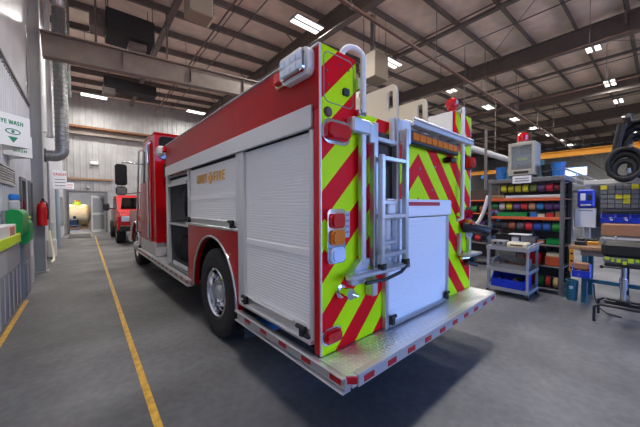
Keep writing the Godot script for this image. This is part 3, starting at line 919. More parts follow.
	# ---- side scene light and red warning light
	for s in [-1.0, 1.0]:
		var sc := part("scene_light", mb().prism(rrect(-0.385, 2.5, -0.06, 2.69, 0.05), 0.0, 0.05, xf(YZ, Vector3(s * X, 0, 0)) if s < 0 else xf(Basis(Vector3(0, 0, 1), Vector3(0, 1, 0), Vector3(1, 0, 0)), Vector3(s * X, 0, 0))), M["white_paint"], t)
		part("scene_bezel", mb().prism(rrect(-0.36, 2.515, -0.085, 2.675, 0.03), 0.05, 0.085, xf(YZ, Vector3(s * X, 0, 0)) if s < 0 else xf(Basis(Vector3(0, 0, 1), Vector3(0, 1, 0), Vector3(1, 0, 0)), Vector3(s * X, 0, 0))), M["chrome"], sc)
		for i in 4:
			for j in 2:
				part("lamp_reflector", mb().box(Vector3(s * (X + 0.086), 2.63 - 0.065 * j, -0.325 + 0.068 * i), Vector3(0.012, 0.055, 0.058), 0.005), M["lens_white"], sc)
		part("scene_vent", mb().box(Vector3(s * (X + 0.088), 2.53, -0.22), Vector3(0.012, 0.02, 0.18), 0.003), M["grey_plastic"], sc)
		var wl := part("warning_light_base", mb().box(Vector3(s * (X + 0.012), 2.59, -0.455), Vector3(0.03, 0.13, 0.12), 0.01), M["chrome"], t)
		part("warning_light_lens", mb().box(Vector3(s * (X + 0.035), 2.595, -0.455), Vector3(0.04, 0.1, 0.1), 0.015), M["lens_red"], wl)
		var fw := part("scene_light", mb().box(Vector3(s * (X + 0.06), 2.6, -4.3), Vector3(0.12, 0.17, 0.2), 0.03), M["white_paint"], t)
		part("warning_light_lens", mb().box(Vector3(s * (X + 0.04), 2.6, -4.1), Vector3(0.06, 0.1, 0.1), 0.015), M["lens_red"], fw)
	# ---- open compartment with shelf, hanging hose, coils
	var cp := MB.new()
	cp.mm(Vector3(-X, 0.57, -4.2), Vector3(-0.6, 2.14, -4.15)).mm(Vector3(-X + 0.03, 0.57, -3.0), Vector3(-0.6, 1.3, -2.955)).mm(Vector3(-X + 0.03, 1.3, -3.0), Vector3(-0.6, 2.14, -2.965))
	cp.mm(Vector3(-X, 0.56, -4.2), Vector3(-0.6, 0.6, -2.95)).mm(Vector3(-X + 0.04, 2.1, -4.2), Vector3(-0.6, 2.14, -2.95)).mm(Vector3(-0.64, 0.6, -4.2), Vector3(-0.6, 2.1, -2.95))
	part("open_compartment", cp, M["compartment_grey"], t)
	part("compartment_post", mb().mm(Vector3(-X - 0.004, 0.57, -4.21), Vector3(-X + 0.05, 2.14, -4.1), 0.006), M["brushed"], t)
	part("compartment_shelf", mb().mm(Vector3(-X + 0.01, 1.29, -4.12), Vector3(-0.64, 1.325, -3.0), 0.006), M["aluminium"], t)
	part("shutter_roll", mb().rod(Vector3(-X + 0.09, 2.02, -4.1), Vector3(-X + 0.09, 2.02, -3.0), 0.055, 14), M["brushed"], t)
	part("lift_bar", mb().box(Vector3(-X + 0.02, 1.97, -3.55), Vector3(0.035, 0.05, 1.05), 0.008), M["aluminium"], t)
	var loop := []
	for k in 25:
		var a := TAU * k / 24.0
		loop.append(Vector3(-1.1, 1.62 + 0.25 * sin(a) * (1.15 if sin(a) < 0 else 1.0), -3.42 + 0.2 * cos(a)))
	part("breathing_hose", mb().path(loop, 0.022, 8), M["black"], t)
	part("breathing_pack", mb().box(Vector3(-0.98, 1.7, -3.45), Vector3(0.2, 0.5, 0.3), 0.05).ball(Vector3(-1.1, 1.78, -3.4), Vector3(0.09, 0.12, 0.11)), M["black"], t)
	part("air_bottle", mb().lathe([Vector2(0.001, 0), Vector2(0.07, 0.02), Vector2(0.085, 0.06), Vector2(0.085, 0.4), Vector2(0.03, 0.48), Vector2(0.03, 0.52), Vector2(0.001, 0.52)], 18, xf(Basis(), Vector3(-0.85, 1.36, -3.2))), M["grey_plastic"], t)
	for k in 6:
		var coil := []
		for q in 20:
			var a := TAU * q / 20.0
			coil.append(Vector3(-1.0 + 0.16 * cos(a), 0.86 + 0.2 * sin(a), -3.95 + 0.15 * k))
		part("hose_coil", mb().path(coil, 0.035, 8, true), M["black"], t)
	part("compartment_label", mb().mm(Vector3(-X + 0.02, 0.62, -3.9), Vector3(-X + 0.03, 0.68, -3.1)), M["strip_white"], t)
	# ---- pump module between body and cab
	part("pump_module", mb().mm(Vector3(-0.98, 0.56, -5.1), Vector3(0.98, 2.3, -4.25), 0.02), M["truck_red"], t)
	var pp := part("pump_panel", mb().box(Vector3(-0.99, 1.35, -4.68), Vector3(0.03, 1.3, 0.7), 0.006), M["brushed"], t)
	for k in 4:
		part("gauge", mb().rod(Vector3(-1.0, 1.8 - 0.22 * (k / 2), -4.8 + 0.24 * (k % 2)), Vector3(-1.03, 1.8 - 0.22 * (k / 2), -4.8 + 0.24 * (k % 2)), 0.07, 18), M["black"], pp)
	for k in 2:
		part("outlet", mb().rod(Vector3(-1.0, 1.0, -4.82 + 0.3 * k), Vector3(-1.14, 0.98, -4.82 + 0.3 * k), 0.06, 16), M["chrome"], pp)
	build_cab(t)
	# ---- wheels
	for s in [-1.0, 1.0]:
		for q in [[-2.01, 1.09, 0.28, true], [-7.7, 1.08, 0.3, false]]:
			var at := Vector3(s * q[1], 0.54, q[0])
			var ty := MB.new()
			wheel(ty, at, s, 0.54, q[2])
			var deep := 0.13 if q[3] else 0.03
			var wh := part("wheel", ty, M["tyre"], t)
			part("rim", rim(at, s, 0.29, q[2], deep), M["chrome"], wh)
			rim_bits(at, s, 0.29, q[2], deep, wh)
			if q[3]:
				var ti := MB.new()
				wheel(ti, at - Vector3(s * 0.34, 0, 0), s, 0.54, q[2])
				part("wheel", ti, M["tyre"], t)
	for s in [-1.0, 1.0]:
		part("mud_flap", mb().mm(Vector3(s * 1.2, 0.22, -1.28), Vector3(s * 0.75, 0.56, -1.262)), M["black"], t)
	part("wheel_chock_holder", mb().box(Vector3(-1.05, 0.42, -1.05), Vector3(0.3, 0.1, 0.25), 0.02), M["blue_bright"], t)

func shutter(t: Node3D, s: float, z0: float, z1: float, y0: float, y1: float, X: float, mark: String) -> void:
	var w := z1 - z0
	var turn := Basis(Vector3.UP, PI / 2 * s)
	var node := part("roller_shutter", slat_curtain(w - 0.08, y1 - y0 - 0.09, 0.0254), M["shutter_paint"], t, true)
	node.transform = Transform3D(turn, Vector3(s * (X - 0.035), y0 + 0.09, (z0 + z1) / 2))
	part("shutter_track", mb().mm(Vector3(s * (X - 0.05), y0, z0), Vector3(s * X, y1, z0 + 0.045), 0.005), M["brushed"], t)
	part("shutter_track", mb().mm(Vector3(s * (X - 0.05), y0, z1 - 0.045), Vector3(s * X, y1, z1), 0.005), M["brushed"], t)
	var bar := MB.new()
	bar.box(Vector3(s * (X - 0.018), y0 + 0.065, (z0 + z1) / 2), Vector3(0.035, 0.075, w - 0.09), 0.006)
	bar.box(Vector3(s * (X + 0.012), y0 + 0.02, (z0 + z1) / 2), Vector3(0.05, 0.03, w), 0.006)
	bar.box(Vector3(s * (X + 0.004), y0 + 0.1, (z0 + z1) / 2), Vector3(0.03, 0.014, (w - 0.09) * 0.62), 0.004)
	var lb := part("lift_bar", bar, M["aluminium"], t)
	for e in [-1.0, 1.0]:
		var c := Vector3(s * (X + 0.012), y0 + 0.06, (z0 + z1) / 2 + e * (w / 2 - 0.11))
		part("latch", mb().box(c, Vector3(0.05, 0.07, 0.05), 0.01).rod(c + Vector3(s * 0.015, 0.04, -0.05), c + Vector3(s * 0.015, 0.04, 0.05), 0.018, 8).box(c + Vector3(0, -0.03, e * 0.05), Vector3(0.03, 0.05, 0.06), 0.008), M["black"], lb)
	# wide plain slat in the curtain
	part("wide_slat", mb().box(Vector3(0, (y1 - y0) * 0.36, 0.003), Vector3(w - 0.09, 0.055, 0.012), 0.003), M["shutter_paint"], node)
	if mark != "":
		var a := Transform3D(Basis(), Vector3(-0.24 if s < 0 else 0.24, 0, 0))
		words("COUNTY", 0.115, M["gold"], node, Transform3D(Basis(), Vector3((-2.42 + 2.115) * (1.0 if s < 0 else -1.0), 0.53, 0.009)), "gold_lettering", 0.38)
		words("FIRE", 0.115, M["gold"], node, Transform3D(Basis(), Vector3((-1.825 + 2.115) * (1.0 if s < 0 else -1.0), 0.53, 0.009)), "gold_lettering", 0.33)
		var cr := MB.new()
		var star := PackedVector2Array()
		for k in 16:
			var rr: float = 0.075 if k % 4 in [0, 1, 3] else 0.04
			var an := TAU * k / 16.0 + PI / 2
			star.append(Vector2(rr * cos(an), rr * sin(an)))
		cr.prism(star, 0.006, 0.011, Transform3D(Basis(), Vector3((-2.1 + 2.115) * (1.0 if s < 0 else -1.0), 0.525, 0)))
		part("gold_crest", cr, M["gold"], node)

func build_cab(t: Node3D) -> void:
	var W := 1.255
	# shell: rear, sides and roof of the two-door cab
	var prof := PackedVector2Array([Vector2(-5.2, 0.75), Vector2(-5.2, 3.12), Vector2(-6.35, 3.1), Vector2(-6.8, 2.15), Vector2(-6.8, 0.75)])
	var shell := MB.new()
	shell.prism(prof, -W + 0.02, W - 0.02, xf(YZ, Vector3.ZERO))
	part("cab_shell", shell, M["truck_red"], t)
	part("cab_roof", mb().box(Vector3(0, 3.12, -5.78), Vector3(2.5, 0.05, 1.2), 0.02), M["truck_red"], t)
	part("rear_window", mb().prism(rrect(-1.15, 2.6, -0.2, 3.06, 0.08), 0.0, 0.015, xf(Basis(), Vector3(0, 0, -5.2))), M["glass_dark"], t)
	part("rear_window_gasket", mb().prism(rrect(-1.165, 2.585, -0.185, 3.075, 0.09), 0.0, 0.008, xf(Basis(), Vector3(0, 0, -5.2))), M["black"], t)
	part("crosslay_equipment", mb().box(Vector3(-0.8, 2.35, -5.0), Vector3(0.6, 0.34, 0.3), 0.04).ball(Vector3(-0.95, 2.55, -5.02), Vector3(0.14, 0.1, 0.12)), M["black"], t)
	for s in [-1.0, 1.0]:
		var at: Transform3D = xf(YZ, Vector3(s * W, 0, 0)) if s < 0 else xf(Basis(Vector3(0, 0, 1), Vector3(0, 1, 0), Vector3(1, 0, 0)), Vector3(s * W, 0, 0))
		var door := part("cab_door", mb().prism(PackedVector2Array([Vector2(-5.5, 0.85), Vector2(-5.5, 3.0), Vector2(-6.3, 3.0), Vector2(-6.68, 2.15), Vector2(-6.68, 0.85)]), -0.02, 0.015, at), M["truck_red"], t)
		part("door_glass", mb().prism(PackedVector2Array([Vector2(-5.58, 2.15), Vector2(-5.58, 2.92), Vector2(-6.26, 2.92), Vector2(-6.58, 2.15)]), 0.015, 0.022, at), M["glass_dark"], door)
		part("door_handle", mb().prism(rrect(-5.72, 1.75, -5.56, 1.83, 0.02), 0.015, 0.05, at), M["chrome"], door)
		part("grab_rail", mb().path([Vector3(s * W, 2.95, -5.4), Vector3(s * (W + 0.08), 2.9, -5.4), Vector3(s * (W + 0.08), 0.95, -5.4), Vector3(s * W, 0.9, -5.4)], 0.02, 10), M["chrome"], t)
		part("grab_rail", mb().path([Vector3(s * W, 2.95, -6.4), Vector3(s * (W + 0.08), 2.9, -6.4), Vector3(s * (W + 0.1), 1.0, -6.75), Vector3(s * W, 0.95, -6.75)], 0.02, 10), M["chrome"], t)
		part("step_panel", mb().mm(Vector3(s * W, 0.56, -6.8), Vector3(s * (W - 0.35), 0.85, -5.2), 0.01), M["brushed"], t)
		# mirror on its arm
		var arm := part("mirror_arm", mb().path([Vector3(s * W, 2.62, -6.5), Vector3(s * (W + 0.36), 2.66, -6.7), Vector3(s * (W + 0.4), 2.6, -6.72), Vector3(s * (W + 0.4), 1.9, -6.72), Vector3(s * W, 1.95, -6.7)], 0.016, 8), M["chrome"], t)
		part("mirror_head", mb().box(Vector3(s * (W + 0.4), 2.36, -6.7), Vector3(0.24, 0.5, 0.1), 0.04), M["black"], arm)
		part("mirror_head", mb().box(Vector3(s * (W + 0.4), 1.98, -6.7), Vector3(0.22, 0.2, 0.1), 0.04), M["black"], arm)
		part("mirror_glass", mb().box(Vector3(s * (W + 0.4), 2.36, -6.648), Vector3(0.2, 0.44, 0.006), 0.002), M["tyre"], arm)
		part("mirror_glass", mb().box(Vector3(s * (W + 0.4), 1.98, -6.648), Vector3(0.18, 0.15, 0.006), 0.002), M["grey_plastic"], arm)
		# front fender over the wheel
		var fd := part("front_fender", mb().prism(arc_poly(-8.6, -6.82, 0.62, 1.5, -7.7, 0.55, 0.64), -0.2, 0.0, at), M["truck_red"], t)
		var ar := []
		for k in 21:
			var a := lerpf(0.12, PI - 0.12, k / 20.0)
			ar.append(Vector3(s * (W + 0.005), 0.55 + 0.65 * sin(a), -7.7 + 0.65 * cos(a)))
		part("fender_trim", mb().path(ar, 0.02, 8), M["chrome"], fd)
		part("turn_lamp", mb().box(Vector3(s * (W + 0.02), 1.3, -7.2), Vector3(0.05, 0.08, 0.16), 0.015), M["lens_amber"], fd)
		part("head_lamp", mb().box(Vector3(s * 0.95, 1.25, -8.62), Vector3(0.4, 0.24, 0.08), 0.03), M["lens_white"], t)
		part("air_cleaner", mb().lathe([Vector2(0.001, 0), Vector2(0.15, 0.0), Vector2(0.17, 0.03), Vector2(0.17, 0.42), Vector2(0.12, 0.5), Vector2(0.001, 0.5)], 20, xf(Basis(), Vector3(s * 1.08, 1.5, -7.1))), M["chrome"], t)
	part("hood", mb().prism(PackedVector2Array([Vector2(-6.8, 0.95), Vector2(-6.8, 2.05), Vector2(-8.3, 1.85), Vector2(-8.6, 1.7), Vector2(-8.62, 0.95)]), -0.88, 0.88, xf(YZ, Vector3.ZERO)), M["truck_red"], t)
	part("windshield", mb().prism(PackedVector2Array([Vector2(-1.1, 0), Vector2(1.1, 0), Vector2(1.02, 0.94), Vector2(-1.02, 0.94)]), 0.0, 0.01, xf(Basis(Vector3(-1, 0, 0), Vector3(0, 0.9, 0.43), Vector3(0, 0.43, -0.9)), Vector3(0, 2.2, -6.79))), M["glass_dark"], t)
	part("front_bumper", mb().box(Vector3(0, 0.68, -8.86), Vector3(2.5, 0.34, 0.4), 0.05), M["chrome"], t)
	part("grille", mb().box(Vector3(0, 1.35, -8.63), Vector3(1.2, 0.7, 0.04), 0.02), M["chrome"], t)
	var lb := part("roof_light_bar", mb().box(Vector3(0, 3.2, -6.1), Vector3(1.7, 0.12, 0.3), 0.04), M["lens_red"], t)
	part("light_bar_foot", mb().mm(Vector3(-0.7, 3.13, -6.2), Vector3(-0.6, 3.17, -6.0)).mm(Vector3(0.6, 3.13, -6.2), Vector3(0.7, 3.17, -6.0)), M["black"], lb)
# ---------------------------------------------------------------- far end: the next room, doorway, pickup
func build_far_end() -> void:
	# shell of the room beyond the doorway
	var rs := MB.new()
	rs.mm(Vector3(-5.2, 0, -33.2), Vector3(7.2, 4.4, -33)).mm(Vector3(-5.2, 0, -33), Vector3(-5, 4.4, -22.8)).mm(Vector3(7, 0, -33), Vector3(7.2, 4.4, -22.8))
	struct("wall_next_room", rs, M["siding"])
	struct("ceiling_next_room", mb().mm(Vector3(-5.2, 4.4, -33.2), Vector3(7.2, 4.6, -22.8)), M["ceiling_liner"])
	for k in 2:
		var t := thing("strip_light", "white strip light on the ceiling of the room beyond the doorway, %s" % ["above the cream tank", "nearer the doorway"][k], "strip light", Vector3(-0.6, 4.34, -29.0 + 4.0 * k))
		part("housing", mb().box(Vector3(0, 0.035, 0), Vector3(1.3, 0.05, 0.3), 0.01), M["white_paint"], t)
		part("diffuser", mb().box(Vector3(0, 0, 0), Vector3(1.2, 0.03, 0.2), 0.008), M["lamp_strip"], t)
		var l := AreaLight3D.new()
		l.name = "strip_lamp"
		l.position = Vector3(-0.6, 4.31, -29.0 + 4.0 * k)
		l.rotation_degrees.x = -90
		l.area_size = Vector2(1.2, 0.2)
		l.light_energy = 18.0
		l.light_color = Color(1.0, 0.97, 0.92)
		l.shadow_enabled = true
		add_child(l, true)
	# tank on a skid
	var tk := thing("storage_tank", "cream horizontal storage tank with rounded ends seen through the doorway", "tank", Vector3(-0.75, 0, -27.5))
	var lat := [Vector2(0.001, -1.35)]
	for k in 8:
		var a := -PI / 2 + PI / 2 * (k + 1) / 8.0
		lat.append(Vector2(0.82 * cos(a), -1.0 + 0.35 * sin(a)))
	for k in 9:
		var a := PI / 2 * k / 8.0
		lat.append(Vector2(maxf(0.82 * cos(a), 0.001), 0.75 + 0.35 * sin(a)))
	part("tank_shell", mb().lathe(lat, 32, xf(Basis(Vector3(0, 1, 0), Vector3(1, 0, 0), Vector3(0, 0, -1)), Vector3(0, 0.98, 0))), M["tank_cream"], tk)
	part("skid", mb().mm(Vector3(-1.1, 0, -0.6), Vector3(0.9, 0.12, -0.45)).mm(Vector3(-1.1, 0, 0.45), Vector3(0.9, 0.12, 0.6)), M["wood"], tk)
	for x in [-0.7, 0.5]:
		part("saddle", mb().mm(Vector3(x - 0.06, 0.12, -0.6), Vector3(x + 0.06, 0.36, 0.6)), M["steel_dark"], tk)
	var mn := part("manway", mb().rod(Vector3(0.3, 1.75, 0), Vector3(0.3, 1.95, 0), 0.26, 20), M["lime_plastic"], tk)
	part("manway_valve", mb().rod(Vector3(0.3, 1.95, 0), Vector3(0.3, 2.1, 0), 0.08, 12).rod(Vector3(0.1, 2.08, 0), Vector3(0.5, 2.08, 0), 0.03, 8), M["crane_yellow"], mn)
	var pu := thing("pump_unit", "small black pump unit standing in front of the cream tank", "pump", Vector3(-0.65, 0, -26.2))
	part("engine", mb().box(Vector3(0, 0.55, 0), Vector3(0.5, 0.4, 0.5), 0.05).rod(Vector3(0.05, 0.75, 0), Vector3(0.05, 0.95, 0), 0.08, 12), M["black"], pu)
	part("stand", mb().mm(Vector3(-0.3, 0.0, -0.3), Vector3(-0.22, 0.36, 0.3)).mm(Vector3(0.22, 0.0, -0.3), Vector3(0.3, 0.36, 0.3)).mm(Vector3(-0.3, 0.3, -0.3), Vector3(0.3, 0.36, 0.3)), M["steel_dark"], pu)
	var dl := thing("door_leaf", "grey panelled door leaf standing open in the far doorway", "door", Vector3(0.96, 0, -22.85), deg_to_rad(42))
	part("leaf", mb().mm(Vector3(-0.95, 0.02, -0.03), Vector3(0, 2.3, 0.03), 0.006), M["grey_board"], dl)
	part("leaf_panel", mb().mm(Vector3(-0.85, 1.25, 0.03), Vector3(-0.1, 2.15, 0.04), 0.004).mm(Vector3(-0.85, 0.2, 0.03), Vector3(-0.1, 1.1, 0.04), 0.004), M["grey_plastic"], dl)
	part("handle", mb().rod(Vector3(-0.86, 1.05, 0.03), Vector3(-0.86, 1.05, 0.09), 0.02, 10).rod(Vector3(-0.86, 1.05, 0.08), Vector3(-0.74, 1.05, 0.08), 0.014, 8), M["chrome"], dl)
	var pb := thing("pallet_box", "pale carton standing by the open grey door leaf", "box", Vector3(0.55, 0, -24.6), 0.2)
	part("carton", mb().box(Vector3(0, 0.3, 0), Vector3(0.6, 0.6, 0.5), 0.01), M["cardboard"], pb)
	part("tape", mb().box(Vector3(0, 0.602, 0), Vector3(0.6, 0.004, 0.06)), M["cream"], pb)
	solo("floor_mat", mb().mm(Vector3(-0.72, 0.0, -21.9), Vector3(0.2, 0.012, -19.0), 0.004), M["mat_dark"], "dark rectangular mat on the floor before the far doorway", "mat")
	# lamps and girt on the far wall
	var em := thing("emergency_light", "white emergency light box high on the ribbed end wall", "emergency light", Vector3(0.47, 4.2, -22.46))
	part("box", mb().box(Vector3(0, 0.12, 0.06), Vector3(0.42, 0.22, 0.14), 0.02), M["white_paint"], em)
	for s in [-1.0, 1.0]:
		part("lamp_head", mb().ball(Vector3(0.14 * s, 0.27, 0.1), Vector3(0.07, 0.06, 0.06)), M["light_grey"], em)
	var dlp := thing("door_lamp", "small round lamp over the far doorway", "lamp", Vector3(0.15, 2.68, -22.46))
	part("backplate", mb().box(Vector3(0, 0.14, 0.03), Vector3(0.2, 0.28, 0.08), 0.02), M["grey_plastic"], dlp)
	part("globe", mb().ball(Vector3(0, 0.12, 0.1), Vector3(0.08, 0.09, 0.08)), M["light_grey"], dlp)
	solo("wall_rail", mb().box(Vector3(0.2, 3.3, -22.42), Vector3(2.4, 0.12, 0.1), 0.01), M["wood"], "narrow wooden rail fixed across the end wall above the doorway", "rail")
	var gi := thing("wall_girt", "rust-topped steel channel running across the upper end wall", "girt", Vector3(2.2, 5.95, -22.4))
	part("channel", mb().mm(Vector3(-3.1, 0, -0.05), Vector3(3.4, 0.06, 0.26)).mm(Vector3(-3.1, 0.0, -0.05), Vector3(3.4, 0.42, -0.02)), M["steel_beige"], gi)
	part("top_flange", mb().mm(Vector3(-3.1, 0.4, -0.05), Vector3(3.4, 0.54, 0.26), 0.02), M["rust"], gi)
	part("bolt_plate", mb().box(Vector3(2.2, 0.22, 0.02), Vector3(0.16, 0.24, 0.06), 0.01), M["galvanised"], gi)
	var ws := thing("wall_sign", "small white notice with red print beside the far doorway", "sign", Vector3(-0.9, 2.66, -22.44))
	part("board", mb().mm(Vector3(-0.09, 0, 0), Vector3(0.4, 0.4, 0.015), 0.003), M["paper"], ws)
	words("NOTICE", 0.1, M["red_plastic"], ws, xf(Basis(), Vector3(0.155, 0.24, 0.016)), "lettering", 0.36)
	part("print_line", mb().mm(Vector3(0.0, 0.1, 0.015), Vector3(0.32, 0.13, 0.018)), M["red_plastic"], ws)
	build_pickup()

func build_pickup() -> void:
	var t := thing("pickup_truck", "red pickup truck with black tow mirrors parked ahead of the fire engine", "pickup truck", Vector3(2.08, 0, -16.9))
	var W := 0.98
	var prof := PackedVector2Array([Vector2(2.35, 0.55), Vector2(2.38, 1.22), Vector2(2.2, 1.36), Vector2(0.95, 1.46), Vector2(0.35, 2.1), Vector2(-1.1, 2.14), Vector2(-1.5, 1.5), Vector2(-2.6, 1.48), Vector2(-2.6, 0.6)])
	part("body", mb().prism(prof, -W + 0.03, W - 0.03, xf(YZ, Vector3.ZERO)), M["red_plastic"], t)
	part("roof", mb().box(Vector3(0, 2.12, -0.38), Vector3(1.7, 0.08, 1.4), 0.03), M["red_plastic"], t)
	part("windshield", mb().prism(PackedVector2Array([Vector2(-0.82, 0), Vector2(0.82, 0), Vector2(0.72, 0.72), Vector2(-0.72, 0.72)]), 0.0, 0.02, xf(Basis(Vector3(1, 0, 0), Vector3(0, 0.73, -0.683), Vector3(0, 0.683, 0.73)), Vector3(0, 1.5, 0.93))), M["glass_dark"], t)
	part("grille", mb().box(Vector3(0, 1.0, 2.38), Vector3(1.2, 0.36, 0.06), 0.02), M["black"], t)
	part("front_bumper", mb().box(Vector3(0, 0.68, 2.5), Vector3(1.98, 0.24, 0.24), 0.04), M["black"], t)
	part("bed_panel", mb().mm(Vector3(-W - 0.005, 0.85, -2.5), Vector3(-W + 0.04, 1.42, -0.6), 0.01).mm(Vector3(W - 0.04, 0.85, -2.5), Vector3(W + 0.005, 1.42, -0.6), 0.01), M["grey_plastic"], t)
	for s in [-1.0, 1.0]:
		part("head_lamp", mb().box(Vector3(s * 0.78, 1.08, 2.37), Vector3(0.3, 0.24, 0.08), 0.03), M["lens_white"], t)
		part("side_window", mb().prism(PackedVector2Array([Vector2(0.8, 1.5), Vector2(0.32, 2.02), Vector2(-1.0, 2.06), Vector2(-1.3, 1.52)]), -0.01, 0.01, xf(YZ, Vector3(s * (W - 0.025), 0, 0))), M["glass_dark"], t)
		var arm := part("mirror_arm", mb().rod(Vector3(s * W, 1.5, 0.6), Vector3(s * (W + 0.3), 1.54, 0.62), 0.03, 8), M["black"], t)
		part("mirror", mb().box(Vector3(s * (W + 0.36), 1.6, 0.62), Vector3(0.24, 0.34, 0.14), 0.05), M["black"], arm)
		part("fender_flare", mb().prism(arc_poly(1.0, 2.3, 0.6, 1.18, 1.62, 0.46, 0.56), -0.05, 0.05, xf(YZ, Vector3(s * (W + 0.02), 0, 0))), M["red_plastic"], t)
		for z in [1.62, -1.75]:
			var ty := MB.new()
			wheel(ty, Vector3(s * (W - 0.08), 0.45, z), s, 0.45, 0.34)
			var wh := part("wheel", ty, M["tyre"], t)
			part("rim", rim(Vector3(s * (W - 0.08), 0.45, z), s, 0.24, 0.34, 0.05), M["chrome"], wh)

# ---------------------------------------------------------------- along the aisle wall
func vsign(label: String, at: Vector3, size: Vector2, lines: Array) -> void:
	# a V-shaped sign: two plates meeting out from the wall
	var t := thing("safety_sign", label, "sign", at)
	for s in [1.0, -1.0]:
		var b := Basis(Vector3.UP, deg_to_rad(45.0)) if s > 0 else Basis(Vector3.UP, deg_to_rad(135.0))
		var o := xf(b, Vector3(0, 0, size.x * 0.707 * s))
		if s < 0:
			o = xf(b, Vector3(size.x * 0.707, 0, 0))
		var pl := part("sign_plate", mb().mm(Vector3(0, 0, -0.004), Vector3(size.x, size.y, 0.002), 0.001), M["white_paint"], t)
		pl.transform = o
		for l in lines:
			words(l[0], l[1] * size.y, M["green_sign"], pl, xf(Basis(), Vector3(size.x * l[3], size.y * l[2], 0.003)), "lettering", l[4] * size.x)
		var arrow := mb().prism(PackedVector2Array([Vector2(-0.09, 0.06), Vector2(0.09, 0.06), Vector2(0.0, -0.06)]), 0.002, 0.005, xf(Basis().scaled(Vector3.ONE * size.y / 0.65), Vector3(size.x * 0.55, size.y * 0.2, 0)))
		if lines.size() == 1:
			part("arrow", arrow, M["green_sign"], pl)
			for k in 2:
				var eye := []
				for q in 17:
					var a := PI * q / 16.0
					eye.append(Vector3(size.x * 0.55 + 0.09 * cos(a), size.y * 0.46 + (0.035 * sin(a)) * (1.0 if k == 0 else -1.0), 0.003))
				part("eye_symbol", mb().path(eye, 0.006, 5), M["green_sign"], pl)
			part("eye_symbol", mb().rod(Vector3(size.x * 0.55, size.y * 0.46, 0.002), Vector3(size.x * 0.55, size.y * 0.46, 0.006), 0.02, 12), M["green_sign"], pl)

